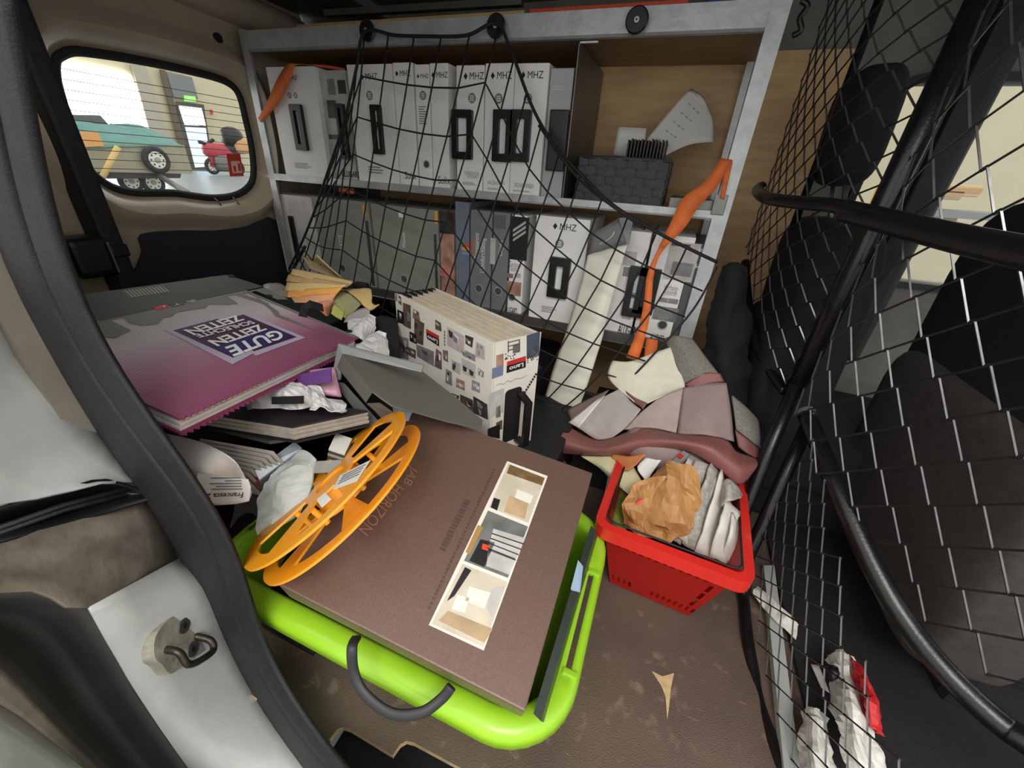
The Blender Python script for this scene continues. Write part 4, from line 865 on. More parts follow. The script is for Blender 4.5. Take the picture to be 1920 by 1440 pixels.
P3('photo_stair', [(872, 1064), (884, 1070), (852, 1118), (838, 1128)], blk, .0018); P3('photo_bed', [(858, 1115), (880, 1122), (872, 1150), (846, 1142)], cream, .0018); P3('photo_window', [(880, 1100), (920, 1112), (908, 1142), (872, 1126)], cream, .0018); P3('photo_rug', [(822, 1164), (840, 1146), (924, 1180), (908, 1206)], tan, .0018); P3('photo_wall', [(922, 1104), (946, 1100), (922, 1160), (912, 1140)], ph3, .0018)
emb = mat('gold_foil', (176, 136, 106), .35, .4); embd = mat('embossed_dark', (78, 62, 54), .5)
text_px('HORIZON', bf, (741, 906), (672, 992), (758, 918), emb, bb); text_px('JAB', bf, (768, 871), (752, 902), (785, 882), emb, bb)
print_px('foil_bar', bf, [(756, 862), (763, 866), (745, 897), (738, 893)], emb, bb)
def row(bl, br, hgt, n, m):
    a = V(bf.px(*bl)); b = V(bf.px(*br)); d = b - a; u = d.normalized(); v = V((-u.y, u.x)); vs, fs = [], []
    for i in range(n):
        s = d.length * i / n; w_ = d.length / n * random.uniform(.45, .8); k = len(vs)
        vs += [bf.p(*(a + u * x + v * y), .0009) for x, y in ((s, 0), (s + w_, 0), (s + w_, hgt), (s, hgt))]; fs.append([k, k + 1, k + 2, k + 3])
    mk('embossed_line', vs, fs, m, bb, kind='stuff')
row((872, 936), (822, 1032), .011, 16, embd); row((925, 880), (800, 1145), .004, 40, embd)
# rubber carrying loop on the front of the box
hp = [bf.p(*V(bf.px(668, 1196)), -.02), at(660, 1215, z=.30), at(664, 1262, z=.265), at(685, 1302, z=.245), at(735, 1338, z=.235), at(790, 1336, z=.24), at(828, 1310, z=.25), at(846, 1288, z=.265)]
hp[0] = at(668, 1196, z=.285); hp = [tuple(p) for p in hp]
tube('carry_loop', cr(hp, 6), 1, black_h, bb, prof=[(-.006, -.0035), (.006, -.0035), (.0075, 0), (.006, .0035), (-.006, .0035), (-.0075, 0)])
# dark catalogue with a blue tab beside the brown box
ct = thing('catalogue', 'dark green-black catalogue with a pale blue tab wedged beside the brown box', 'catalogue', (-.03, .45, .06))
slabq('cover', [at(1108, 985, z=.30), at(1112, 1000, z=.20), at(1008, 1342, z=.20), at(1000, 1338, z=.26)], (.012, 0, -.01), mat('catalogue_green', (44, 54, 48), .4, 0, 12, .2), ct)
slabq('tab', [at(1084, 1050, z=.30), at(1092, 1060, z=.30), at(1086, 1108, z=.285), at(1070, 1104, z=.285)], (.002, 0, -.003), mat('tab_blue', (150, 172, 196), .4), ct)

# ------------------------------------------------------------------ orange cable reel
rc = at(620, 900, d=.785); rn = V((-.6179, -.1772, .766)).normalized(); RR = .1707
ore = mat('orange_plastic', (238, 156, 28), .35, 0, 6, .04, coat=.2)
reel = thing('cable_reel', 'empty orange plastic cable reel leaning on the brown box', 'reel', rc - V((0, 0, RR)))
rf_ = Fr(rc, rn.orthogonal(), rn.cross(rn.orthogonal())); 
if rf_.n.dot(rn) < 0: rf_ = Fr(rc, rf_.v, rf_.u)
def flange(name, c0, c1, phase):
    bm = bmesh.new(); nseg = 72; Rs = [.030, .052, .145, RR]
    lay = []
    for c in (c0, c1): lay.append([[bm.verts.new(rf_.p(r * math.cos(2 * math.pi * i / nseg), r * math.sin(2 * math.pi * i / nseg), c)) for i in range(nseg)] for r in Rs])
    keep = {}
    for k in range(3):
        for i in range(nseg):
            f = (i / nseg * 6 + phase) % 1
            keep[k, i] = k != 1 or f < .30
    for k in range(3):
        for i in range(nseg):
            j = (i + 1) % nseg
            if not keep[k, i]: continue
            lo, hi = lay[0], lay[1]
            bm.faces.new((hi[k][i], hi[k + 1][i], hi[k + 1][j], hi[k][j])); bm.faces.new((lo[k][i], lo[k][j], lo[k + 1][j], lo[k + 1][i]))
            for a, b, nb in (((k, i), (k + 1, i), keep[k, i - 1] if i else keep[k, nseg - 1]), ((k, j), (k + 1, j), keep[k, j])):
                if not nb: bm.faces.new((lo[a[0]][a[1]], lo[b[0]][b[1]], hi[b[0]][b[1]], hi[a[0]][a[1]]))
            if k == 2 or (k < 2 and not keep[k + 1, i]): bm.faces.new((lo[k + 1][i], lo[k + 1][j], hi[k + 1][j], hi[k + 1][i]))
            if k == 0 or (k > 0 and not keep[k - 1, i]): bm.faces.new((lo[k][i], hi[k][i], hi[k][j], lo[k][j]))
    return mkb(name, bm, ore, reel)
flange('flange', -.002, .002, .1); flange('flange', -.040, -.036, .35)
cyl('hub', rf_.p(0, 0, -.036), rn, .045, .034, ore, reel, 32); cyl('hub_plate', rf_.p(0, 0, -.012), rn, .031, .004, ore, reel, 24)
for k in range(6): t = 2 * math.pi * (k + .25) / 6; cyl('spacer', rf_.p(.075 * math.cos(t), .075 * math.sin(t), -.036), rn, .005, .034, ore, reel, 10)
lb = [rf_.px(*p) for p in ((655, 888), (698, 868), (690, 880), (628, 922))]
a_, b_ = rf_.px(660, 893); lbl = print_px('label', rf_, [(640, 893), (697, 865), (672, 905), (627, 921)], paper, reel, .0032)
lines = [(648, 893), (688, 874), (672, 898), (638, 912)]
for i in range(4): print_px('label_print', rf_, [(645 - i * 3, 894 + i * 5), (688 - i * 4, 873 + i * 6), (688 - i * 4, 875 + i * 6), (645 - i * 3, 896 + i * 5)], greyink, lbl, .0038)
print_px('sticker', rf_, [(596, 940), (612, 926), (624, 938), (606, 954)], whitem, reel, .0032)

# ------------------------------------------------------------------ magenta sample book
mB, mC, mD = [V((x * Kq, y * Kq, CZ + z * Kq)) for x, y, z in ((-.92, .607, -.246), (-.574, .611, -.329), (-.519, .232, -.294))]
mf = Fr(mD, mC - mD, mB - mC); mw = (mC - mD).length; mh = (mB - mC).length
def ramp_mat(name, direction, origin, length, stops, parent_loc, rough=.4):
    m = bpy.data.materials.new(name); m.use_nodes = True; nt = m.node_tree; b = nt.nodes['Principled BSDF']; b.inputs['Roughness'].default_value = rough
    tc = nt.nodes.new('ShaderNodeTexCoord'); dt = nt.nodes.new('ShaderNodeVectorMath'); dt.operation = 'DOT_PRODUCT'; d = V(direction).normalized() / length; dt.inputs[1].default_value = d
    nt.links.new(tc.outputs['Object'], dt.inputs[0]); ad = nt.nodes.new('ShaderNodeMath'); ad.operation = 'SUBTRACT'; ad.inputs[1].default_value = (V(origin) - V(parent_loc)).dot(d); nt.links.new(dt.outputs['Value'], ad.inputs[0])
    r = nt.nodes.new('ShaderNodeValToRGB'); nt.links.new(ad.outputs[0], r.inputs[0]); el = r.color_ramp.elements
    while len(el) > 1: el.remove(el[0])
    el[0].position = stops[0][0]; el[0].color = (*lin(stops[0][1]), 1)
    for p, c in stops[1:]: e = el.new(p); e.color = (*lin(c), 1)
    nt.links.new(r.outputs[0], b.inputs['Base Color']); return m
bl_ = mf.p(mw / 2, mh / 2, -.03)
mg = thing('pattern_book', 'big magenta and grey pattern book lettered Gute Zeiten Schlechte Zeiten on top of the pile', 'book', bl_)
cover_m = ramp_mat('magenta_cover', mf.v, mf.o, mh, ((0, (126, 66, 94)), (.18, (146, 90, 114)), (.34, (172, 130, 148)), (.5, (184, 174, 178)), (.75, (164, 162, 158)), (1, (120, 120, 116))), bl_)
wave_bump(cover_m, 60, .25, 'Y', .001)
def teeth(a0, a1, b0, b1, n, d):
    """outline with a pinked edge along b0"""
    pts = []
    for i in range(n): pts += [(a0 + (a1 - a0) * i / n, b0), (a0 + (a1 - a0) * (i + .5) / n, b0 - d)]
    return pts + [(a1, b0), (a1, b1), (a0, b1)]
fpoly('back_cover', mf, teeth(0, mw, .0, mh, 44, .006), mat('magenta_edge', (118, 44, 82), .5), mg, -.027, th=.004)
for i in range(5): fbox('page_block', mf, .004 + .002 * (i % 2), mw - .004, .004 + .003 * (i % 2), mh - .004, -.027 + i * .0046, -.027 + i * .0046 + .0042, mat('page_white', (214, 210, 204), .6, 0, 40, .06), mg)
fpoly('front_cover', mf, teeth(0, mw, .0, mh, 44, .003), cover_m, mg, 0, th=.004)
bandm = mat('cover_band', (66, 68, 66), .5, 0, 14, .1); gsil = mat('skyline_grey', (112, 112, 108), .45)
print_px('dark_band', mf, [(60, 585), (140, 555), (425, 516), (495, 538), (300, 578), (60, 628)], bandm, mg, .0010)
print_px('barcode', mf, [(229, 547), (304, 537), (318, 548), (244, 559)], mat('barcode_card', (170, 172, 164), .6), mg, .0016)
for i in range(12): x = i / 12; print_px('barcode_bar', mf, [(231 + 75 * x, 547 - 10 * x), (234 + 75 * x, 546.6 - 10 * x), (247 + 75 * x, 557.6 - 10 * x), (244 + 75 * x, 558 - 10 * x)], bandm, mg, .0020)
print_px('skyline_print', mf, [(60, 634), (300, 580), (497, 540), (540, 562), (520, 562), (480, 546), (455, 552), (505, 570), (497, 572), (440, 553), (426, 556), (446, 570), (425, 572), (392, 571), (384, 578), (360, 581), (330, 586), (322, 594), (306, 596), (296, 608), (266, 611), (240, 606), (232, 596), (205, 600), (245, 620), (215, 635), (190, 632), (196, 642), (178, 644), (150, 648), (60, 660)], gsil, mg, .0012)
print_px('tower_print', mf, [(470, 550), (512, 578), (522, 585), (524, 592), (538, 596), (596, 622), (534, 600), (516, 594), (508, 583)], gsil, mg, .0014)
print_px('logo_outline', mf, [(306, 619), (404, 594), (408, 598), (458, 586), (572, 634), (480, 668), (474, 664), (436, 684)], mat('logo_lilac', (176, 168, 188), .4), mg, .0014)
print_px('logo_plate', mf, [(325, 621), (408, 599), (411, 603), (456, 591), (556, 633), (476, 660), (470, 657), (437, 672)], mat('logo_dark', (62, 34, 62), .4), mg, .0018)
print_px('logo_blue', mf, [(398, 654), (500, 618), (520, 620), (548, 632), (476, 657), (470, 655), (437, 668)], mat('logo_navy', (44, 40, 92), .4), mg, .0021)
lw = mat('logo_white', (226, 224, 224), .4)
text_px('GUTE', mf, (519, 619), (421, 653), (536, 634), lw, mg, .0026, .03); text_px('ZEITEN', mf, (485, 610), (388, 641), (503, 619), lw, mg, .0026, .03); text_px('SCHLECHTE', mf, (469, 603), (362, 630), (480, 608), lw, mg, .0026, .02); text_px('ZEITEN', mf, (443, 593), (343, 621), (461, 601), lw, mg, .0026, .03)
for ch, q, m_ in (('R', (347, 565, 366, 562), gsil), ('T', (317, 571, 342, 566), bandm), ('L', (288, 577, 312, 572), red_ink)):
    x0, y0, x1, y1 = q; print_px('logo_box', mf, [(x0, y0), (x1, y1), (x1 + 6, y1 + 6), (x0 + 6, y0 + 6)], m_, mg, .0016); text_px(ch, mf, (x1 - 4, y1 + 2), (x0 + 6, y0 + 2), (x1 - 1, y1 + 5), ph3, mg, .0022)
for px, py in ((434, 519), (505, 556), (655, 622)): a, b = mf.px(px, py); cyl('rivet', mf.p(a, b, .0005), mf.n, .007, .0025, ink, mg, 14)
fbox('edge_strip', mf, mw - .012, mw - .002, 0.004, mh, .0, .0006, gsil, mg)
st = [mf.px(560, 590), mf.px(645, 628)]
p0, p1 = at(574, 588, z=.635), at(582, 570, z=.655); strap('black_tag', [p0 + V((0, -.01, -.004)), p0 + V((0, 0, .012)), p1, p1 + V((.01, .02, -.012))], .02, .003, ink, mg, up=(0, -.6, .8))

# ------------------------------------------------------------------ things under the magenta book
foil = mat('bag_white', (212, 212, 210), .4, 0, 10, .08, .5, 20, trans=.15); pinkp = mat('pink_pack', (190, 142, 166), .35, 0, 8, .1)
gs('shrink_pack', [[(520, 712, .50), (560, 700, .52), (628, 690, .56)], [(545, 720, .48), (590, 735, .50), (640, 745, .53)]], pinkp, None, .012, 4, label='pink and purple shrink-wrapped pack under the magenta book', cat='pack')
slabq('purple_card', [at(560, 703, y=.50), at(622, 690, y=.53), at(622, 716, y=.515), at(556, 726, y=.485)], (0, -.002, .001), mat('purple_print', (84, 44, 108), .4), None, label='purple printed card showing under the magenta book', cat='card')
gs('plastic_bag', [[(470, 735, .46), (520, 715, .475), (572, 722, .485), (600, 740, .49)], [(445, 752, .44), (500, 735, .44), (560, 740, .45), (590, 752, .47)], [(446, 766, .425), (505, 768, .425), (560, 768, .435), (580, 762, .455)]], foil, None, .0015, 6, 0, 30, crease=.010, cs=19, cn=5, label='crumpled white plastic bag with black label on the dark pattern book', cat='bag')
slabq('black_label', [at(513, 744, y=.43), at(570, 742, y=.435), at(570, 757, y=.43), at(513, 758, y=.425)], (0, -.004, .002), ink, None, label='black glossy label stuck on the crumpled white bag', cat='label')
gs('plastic_bag', [[(575, 720, .50), (610, 725, .51), (640, 760, .52)], [(585, 745, .47), (615, 752, .48), (650, 770, .49)], [(580, 770, .445), (610, 768, .455), (640, 775, .47)]], foil, None, .0015, 6, 0, 30, crease=.012, cs=21, cn=5, label='torn white plastic wrap beside the grey folder', cat='wrap')
# thick dark pattern book with visible leaves
db = thing('pattern_book', 'thick dark pattern book lying under the magenta book with layered page edges', 'book', (-.62, .47, .42))
zt_ = .472; qL, qF, qR = at(345, 768, z=zt_), at(548, 800, z=zt_), at(690, 770, z=zt_); qB = qL + (qR - qF)
slabq('cover', [qL, qF, qR, qB], (0, 0, -.004), mat('book_black', (38, 37, 40), .3, 0, 10, .3, stretch=(1, 8, 1)), db)
pgm = mat('page_grey', (158, 152, 142), .6, 0, 60, .15)
for i in range(6):
    d_ = V((0, 0, -.0045 - i * .0048)); e_ = (qF - qB).normalized() * (-.004 if i % 2 else -.001); slabq('leaf', [p + d_ + e_ for p in (qL, qF, qR, qB)], (0, 0, -.004), pgm, db)
slabq('back_cover', [p + V((0, 0, -.0345)) for p in (qL, qF, qR, qB)], (0, 0, -.004), ink, db)
zt_ = .415; qL, qF, qR = at(372, 795, z=zt_), at(505, 827, z=zt_), at(600, 812, z=zt_); qB = qL + (qR - qF)
slabq('board', [qL, qF, qR, qB], (0, 0, -.008), mat('dark_board', (92, 92, 86), .5, 0, 20, .2), None, label='dark grey board under the thick dark pattern book', cat='board')
# fan of stiff sample cards
for i in range(8):
    l, r = (376 + i * 9, 822 + i * 9), (513 - i * 8, 846 + i * 6.5); zz = .415 - i * .006
    q = [at(*l, z=zz), at(*r, z=zz), at(r[0] - 3, r[1] + 6, z=zz - .010), at(l[0] - 3, l[1] + 6, z=zz - .010)]
    slabq('sample_card', q, (0, .03, -.09), mat('card_grey_white', (196, 192, 186), .55, 0, 30, .1), None, label='pale sample card left of the orange reel, %s from the top of the fan' % ('first second third fourth fifth sixth seventh eighth'.split()[i]), cat='card', group='fan of stiff sample cards')
gl_ = mat('glossy_blue_grey', (132, 142, 150), .25, 0, 12, .15)
bk2 = thing('brochure_box', 'glossy blue-grey brochure box between the sample cards and the gauze pack', 'box', at(520, 880, z=.33))
slabq('cover', [at(478, 882, z=.375), at(552, 828, z=.40), at(566, 840, z=.39), at(486, 900, z=.36)], (0, 0, -.004), gl_, bk2); slabq('side', [at(486, 901, z=.358), at(566, 841, z=.388), at(558, 868, z=.35), at(490, 915, z=.335)], (0, 0, -.02), mat('brochure_side', (92, 100, 104), .3, 0, 14, .2), bk2)
slabq('corner', [at(474, 876, z=.378), at(482, 880, z=.375), at(490, 908, z=.34), at(480, 912, z=.335)], (0, 0, -.01), mat('corner_red', (150, 60, 52), .5), bk2)
cl = gs('address_label', [[(308, 812, 'z', .46), (380, 830, 'z', .47), (438, 862, 'z', .45), (462, 900, 'z', .395)], [(330, 860, 'z', .45), (385, 870, 'z', .455), (436, 884, 'z', .42), (470, 915, 'z', .385)], [(360, 905, 'z', .42), (395, 905, 'z', .425), (440, 905, 'z', .395), (471, 928, 'z', .375)], [(380, 946, 'z', .38), (405, 947, 'z', .38), (440, 945, 'z', .375), (466, 940, 'z', .37)]], whitem, None, .0012, 5, label='curled white fabric roll end with a printed Francesca label beside the pillar', cat='label')
la, lb_, lc = at(470, 902, z=.432), at(372, 884, z=.452), at(466, 942, z=.392)
lf = Fr(lc, lb_ - la, la - lc); sgn = 1 if lf.n.z > 0 else -1
pl = fpoly('printed_label', lf, [lf.px(*p) for p in ((372, 886), (466, 898), (471, 912), (468, 938), (388, 944), (366, 915))], whitem, cl, .002 * sgn, th=.0015 * sgn)
text_px('Francesca 20', lf, (458, 921), (384, 924), (457, 931), ink, pl, .003 * sgn, .01)
for i, (x0, w_) in enumerate(((456, 58), (455, 48), (455, 60), (454, 30), (453, 56))): print_px('print_line', lf, [(x0, 916 - i * 5.2), (x0 - w_, 916.5 - i * 5.2), (x0 - w_, 914.4 - i * 5.2), (x0, 913.9 - i * 5.2)], greyink, pl, .003 * sgn)
gauze = mat('gauze', (206, 210, 204), .6, 0, 20, .08, .4, 60, alpha=.82)
gs('gauze_pack', [[(500, 905, 'z', .36), (560, 845, 'z', .385), (596, 862, 'z', .385)], [(476, 935, 'z', .345), (545, 895, 'z', .375), (588, 890, 'z', .375)], [(480, 965, 'z', .325), (540, 940, 'z', .35), (580, 925, 'z', .36)], [(484, 1010, 'z', .30), (530, 985, 'z', .32), (560, 965, 'z', .33)]], gauze, None, .004, 5, 0, 40, crease=.007, cs=14, label='packet of sheer white gauze fabric behind the orange reel', cat='fabric')
slabq('clear_label', [at(588, 865, z=.40), at(640, 862, z=.41), at(640, 884, z=.40), at(586, 886, z=.39)], (0, 0, -.002), mat('clear_plastic', (180, 180, 176), .15, alpha=.5), None, label='small clear plastic card lying behind the orange reel', cat='card')
for i in range(4): slabq('swatch_stack_card', [at(630 - i, 812 + i * 5, z=.412 - i * .0035), at(660 - i, 822 + i * 5, z=.412 - i * .0035), at(646 - i, 852 + i * 5, z=.412 - i * .0035), at(616 - i, 842 + i * 5, z=.412 - i * .0035)], (0, 0, -.003), (paper, cardm, pgm, cardm)[i], None, label=('cream swatch card on top of the small stack behind the reel', 'dark swatch card second in the small stack behind the reel', 'grey swatch card third in the small stack behind the reel', 'dark swatch card at the bottom of the small stack behind the reel')[i], cat='card', group='small swatch stack behind the reel')
gs('dark_cloth', [[(440, 930, 'z', .30), (480, 900, 'z', .31), (500, 940, 'z', .30)], [(430, 990, 'z', .26), (470, 960, 'z', .27), (490, 985, 'z', .27)]], mat('charcoal_cloth', (60, 58, 58), .8, 0, 20, .2), None, .01, 4, .006, 30, label='charcoal cloth stuffed at the left end of the green basket', cat='cloth')
slabq('filler_board', [V((-.68, .27, .05)), V((-.48, .27, .05)), V((-.48, .70, .16)), V((-.68, .70, .25))], (0, 0, -.01), dark, None, label='dark board lying in the left end of the green basket', cat='board')
slabq('light_tab', [at(736, 762, z=.43), at(774, 768, z=.43), at(766, 788, z=.42), at(738, 780, z=.42)], (0, 0, -.003), mat('tab_lilac', (190, 200, 220), .4), None, label='pale blue plastic tab between grey folder and brown box', cat='tab')

# ------------------------------------------------------------------ grey folder box
gf = thing('file_box', 'open grey cardboard file box lying against the collage box', 'file box', at(760, 760, z=.40)); gfm = mat('folder_grey', (96, 94, 87), .55, 0, 8, .06); gfl = mat('folder_light', (124, 127, 126), .5, 0, 8, .05)
gpl = Fr(at(642, 663, z=.565), at(905, 790, z=.405) - at(642, 663, z=.565), at(698, 733, z=.53) - at(642, 663, z=.565)); gsg = 1 if gpl.n.z > 0 else -1
fpoly('cover', gpl, [gpl.px(*p) for p in ((642, 663), (718, 679), (792, 696), (850, 741), (905, 788), (902, 804), (840, 790), (774, 771), (735, 760), (715, 746), (698, 733))], gfm, gf, 0, th=.003 * gsg)
slabq('spine', [a4(p) for p in ((642, 663, 'z', .565), (698, 733, 'z', .53), (685, 754, 'z', .495), (632, 688, 'z', .53))], (.003, -.002, 0), gfm, gf)
slabq('back_panel', [a4(p) for p in ((634, 645, 'z', .57), (794, 685, 'z', .55), (790, 698, 'z', .535), (642, 663, 'z', .555), (637, 713, 'z', .50), (622, 708, 'z', .505))], (0, .004, 0), gfl, gf)
slabq('base_edge', [a4(p) for p in ((623, 712, 'z', .50), (646, 719, 'z', .495), (712, 792, 'z', .43), (690, 800, 'z', .42))], (0, 0, -.004), mat('folder_dark', (74, 74, 72), .55), gf)
for i in range(3): slabq('inner_sheet', [a4(p) for p in ((688 + i * 5, 756 + i * 4, 'z', .485 - i * .012), (712, 755 + i * 6, 'z', .48 - i * .012), (745, 778 + i * 5, 'z', .44 - i * .01), (724, 782 + i * 5, 'z', .435 - i * .01))], (0, 0, -.003), mat('inner_grey', (104, 102, 96), .6), gf)
# white bags behind the folder
gs('plastic_bag', [[(665, 600, .86), (690, 586, .88), (702, 592, .87)], [(652, 615, .82), (682, 605, .83), (703, 620, .84)], [(645, 628, .78), (680, 632, .79), (704, 640, .82)]], foil, None, .0015, 6, 0, 30, crease=.016, cs=12, cn=5, label='white plastic bag peak beside the yellow swatch fan', cat='bag')
gs('plastic_bag', [[(672, 640, .74), (700, 622, .78), (720, 625, .80)], [(660, 652, .70), (700, 640, .73), (724, 650, .77)], [(655, 662, .665), (700, 668, .68), (728, 668, .74)]], foil, None, .0015, 6, 0, 30, crease=.014, cs=14, cn=5, label='crumpled white plastic bag between magenta book and grey folder', cat='bag')
gs('plastic_bag', [[(492, 538, .84), (515, 532, .88), (540, 540, .92)], [(500, 548, .80), (525, 552, .83), (545, 560, .88)]], mat('bag_grey', (150, 152, 146), .4, 0, 10, .1), None, .006, 5, .010, 30, label='greyish crumpled bag behind the far corner of the magenta book', cat='bag')

# ------------------------------------------------------------------ fan of yellow fabric swatches
cl_ = lambda n, c: mat('swatch_' + n, c, .85, 0, 90, .06, .3, 900)
sw = [('olive', (140, 126, 92), (566, 480), (580, 503), (646, 522), (652, 529)), ('green_beige', (176, 172, 116), (588, 486), (594, 478), (630, 515), (640, 520)), ('beige', (202, 174, 122), (549, 504), (545, 515), (662, 528), (656, 535)), ('tan', (190, 158, 110), (541, 515), (537, 527), (656, 533), (650, 538)),
      ('straw', (214, 186, 130), (539, 528), (534, 546), (650, 535), (638, 541)), ('orange', (232, 164, 82), (536, 546), (532, 558), (642, 539), (631, 552)), ('apricot', (224, 164, 118), (546, 558), (552, 567), (632, 550), (622, 566)), ('peach', (224, 154, 116), (580, 572), (600, 580), (628, 562), (618, 577)), ('salmon', (216, 136, 108), (596, 580), (612, 592), (620, 575), (616, 592))]
gpt = at(668, 536, y=1.02)
for i, (nm, c, lt, lb2, rt, rb) in enumerate(sw):
    y0 = 1.00 - i * .022; gs('fabric_swatch', [[(*lt, y0), ((lt[0] + rt[0]) / 2, (lt[1] + rt[1]) / 2 - 1, y0 + .01), (*rt, 1.02 - i * .018)], [(*lb2, y0 - .03), ((lb2[0] + rb[0]) / 2, (lb2[1] + rb[1]) / 2 + 1, y0 - .015), (*rb, 1.0 - i * .018)]], cl_(nm, c), None, .003, 4, label=nm.replace('_', ' ') + ' coloured fabric swatch in the fan behind the magenta book', cat='swatch', group='fan of yellow fabric swatches')
box('fan_grip', gpt.x - .002, gpt.x + .045, gpt.y - .012, gpt.y + .012, gpt.z - .014, gpt.z + .014, ink, None, .004, label='black grip bar at the end of the yellow swatch fan', cat='grip')
gs('fabric_swatch', [[(638, 545, .96), (665, 555, .97), (678, 570, .95)], [(625, 560, .91), (650, 575, .92), (660, 588, .90)], [(620, 580, .88), (635, 590, .88), (650, 598, .87)]], cl_('moss', (152, 152, 112)), None, .003, 5, label='moss green folded swatch in front of the yellow fan', cat='swatch', group='fan of yellow fabric swatches')
gs('fabric_swatch', [[(627, 570, .895), (638, 578, .90), (646, 586, .89)], [(620, 588, .865), (632, 596, .865), (640, 600, .86)]], cl_('lime_corner', (178, 178, 96)), None, .003, 4, label='lime coloured corner of a swatch under the moss green one', cat='swatch', group='fan of yellow fabric swatches')
gs('fabric_swatch', [[(645, 543, .98), (690, 541, 1.0), (694, 548, .97)], [(660, 552, .95), (690, 560, .95), (700, 572, .94)], [(680, 570, .93), (695, 582, .92), (711, 572, .93)]], cl_('sand', (200, 172, 112)), None, .003, 5, .004, 30, label='sand coloured curled swatch at the right of the yellow fan', cat='swatch', group='fan of yellow fabric swatches')
gs('fabric_swatch', [[(650, 592, .88), (680, 578, .91), (694, 582, .91)], [(645, 605, .85), (672, 600, .87), (690, 604, .88)]], cl_('lilac_grey', (158, 152, 150)), None, .003, 4, label='lilac grey swatch lining under the moss green swatch', cat='swatch', group='fan of yellow fabric swatches')
# dark mesh pouch between fan and collage box
gs('dark_pouch', [[(700, 600, .93), (722, 595, .94), (745, 600, .95)], [(705, 640, .86), (725, 640, .87), (748, 650, .89)], [(715, 670, .83), (735, 672, .84), (752, 680, .86)]], bagm, None, .01, 5, .008, 30, label='dark nylon pouch between white bag and collage box', cat='pouch')

# ------------------------------------------------------------------ collage sample box
LT = .572; L0, L1, L2 = at(740, 550, z=LT), at(925, 643, z=LT), at(1015, 622, z=LT); L3 = L0 + (L2 - L1); LH = LT - .242; dnv = V((0, 0, -LH))
lano = thing('sample_rack', 'white collage-printed sample box full of cream boards with black handle', 'box', (L0 + L2) / 2 + dnv)
lf1 = Fr(L0 + dnv, L1 - L0, (0, 0, 1)); lf2 = Fr(L1 + dnv, L2 - L1, (0, 0, 1)); w1_, w2_ = (L1 - L0).length, (L2 - L1).length
lw_ = mat('collage_white', (222, 218, 206), .5, 0, 12, .05); board = mat('cream_board', (206, 194, 172), .65, 0, 30, .08)
fbox('front_panel', lf1, 0, w1_, 0, LH, -.005, 0, lw_, lano); fbox('end_panel', lf2, 0.006, w2_, 0, LH - .001, -.005, 0, lw_, lano); fbox('back_panel', lf1, 0, w1_, 0, LH - .004, -w2_, -w2_ + .005, lw_, lano); fbox('base', lf1, .005, w1_ - .005, 0, .006, -w2_ + .005, -.005, lw_, lano)
for i in range(12):
    c = -.010 - (w2_ - .018) * i / 11.5; fbox('sample_board', lf1, .006 + .002 * (i % 3), w1_ - .008, .01, LH - .003 - .004 * (i % 2), c - .0062, c, board, lano)
    if i < 11: fbox('spacer', lf1, .0, .05 - .003 * i, .1, LH - .0005, c - .0108, c - .0064, ink, lano)
def LP(pts, m, c=.0008, fr=None): print_px('collage_photo', fr or lf1, [(600 + x * .22917, 520 + y * .22917) for x, y in pts], m, lano, c)
def q4(x0, y0, x1, y1, s=.52):   # slanted picture on the front: left x, top y at left, right x, bottom y at left
    return [(x0, y0), (x1, y0 + (x1 - x0) * s), (x1, y1 + (x1 - x0) * s), (x0, y1)]
umb = mat('collage_brown', (92, 76, 66), .5, 0, 25, .4); mau = mat('collage_mauve', (124, 96, 96), .5, 0, 25, .3); pinkg = mat('collage_pink', (186, 168, 168), .5, 0, 22, .25)
for q_, m_ in (((612, 130, 636, 185), ph2), ((642, 150, 668, 210), umb), ((680, 200, 745, 390), umb), ((640, 262, 688, 360), blk), ((760, 250, 815, 330), mat('collage_taupe', (128, 112, 92), .5, 0, 20, .2)), ((770, 330, 850, 520), umb), ((735, 440, 790, 520), blk), ((650, 470, 720, 640), ph2), ((700, 560, 780, 620), umb), ((790, 540, 930, 650), ph2), ((940, 345, 990, 420), umb), ((945, 580, 1000, 730), mau), ((1010, 590, 1045, 670), mau), ((1040, 405, 1180, 560), pinkg), ((1190, 470, 1250, 545), ph1), ((1165, 575, 1270, 640), ph2), ((1165, 650, 1275, 780), ph3), ((1025, 745, 1085, 860), ph2), ((1080, 670, 1150, 760), ph3), ((1120, 815, 1180, 900), ph4), ((1245, 835, 1310, 920), mat('collage_lilac', (150, 142, 150), .5)), ((1290, 745, 1338, 800), ph2), ((1275, 520, 1345, 640), pinkg), ((1150, 950, 1255, 1060), umb), ((1262, 975, 1370, 1110), ph1), ((1070, 940, 1135, 980), umb)):
    Q4 = [(x + random.uniform(-7, 7), y + random.uniform(-8, 8)) for x, y in q4(*q_)]; LP(Q4, m_)
    for _ in range(3):                                       # shapes inside each little picture
        u0, v0, du, dv = random.uniform(.05, .6), random.uniform(.05, .6), random.uniform(.2, .4), random.uniform(.2, .4)
        bi = lambda u, v: tuple((Q4[0][i] * (1 - u) + Q4[1][i] * u) * (1 - v) + (Q4[3][i] * (1 - u) + Q4[2][i] * u) * v for i in (0, 1))
        LP([bi(u0, v0), bi(min(1, u0 + du), v0 + random.uniform(0, .1)), bi(min(1, u0 + du * .9), min(1, v0 + dv)), bi(u0 + random.uniform(0, .1), min(1, v0 + dv))], random.choice((ph1, ph2, ph3, lw_, umb)), .0011 + .0003 * _)
for i in range(5): a, b = lf1.px(600 + 1022 * .22917, 520 + (445 + i * 26) * .22917); fpoly('collage_dot', lf1, disc(lf1, a, b, .0035, 10), gry, lano, .0012)
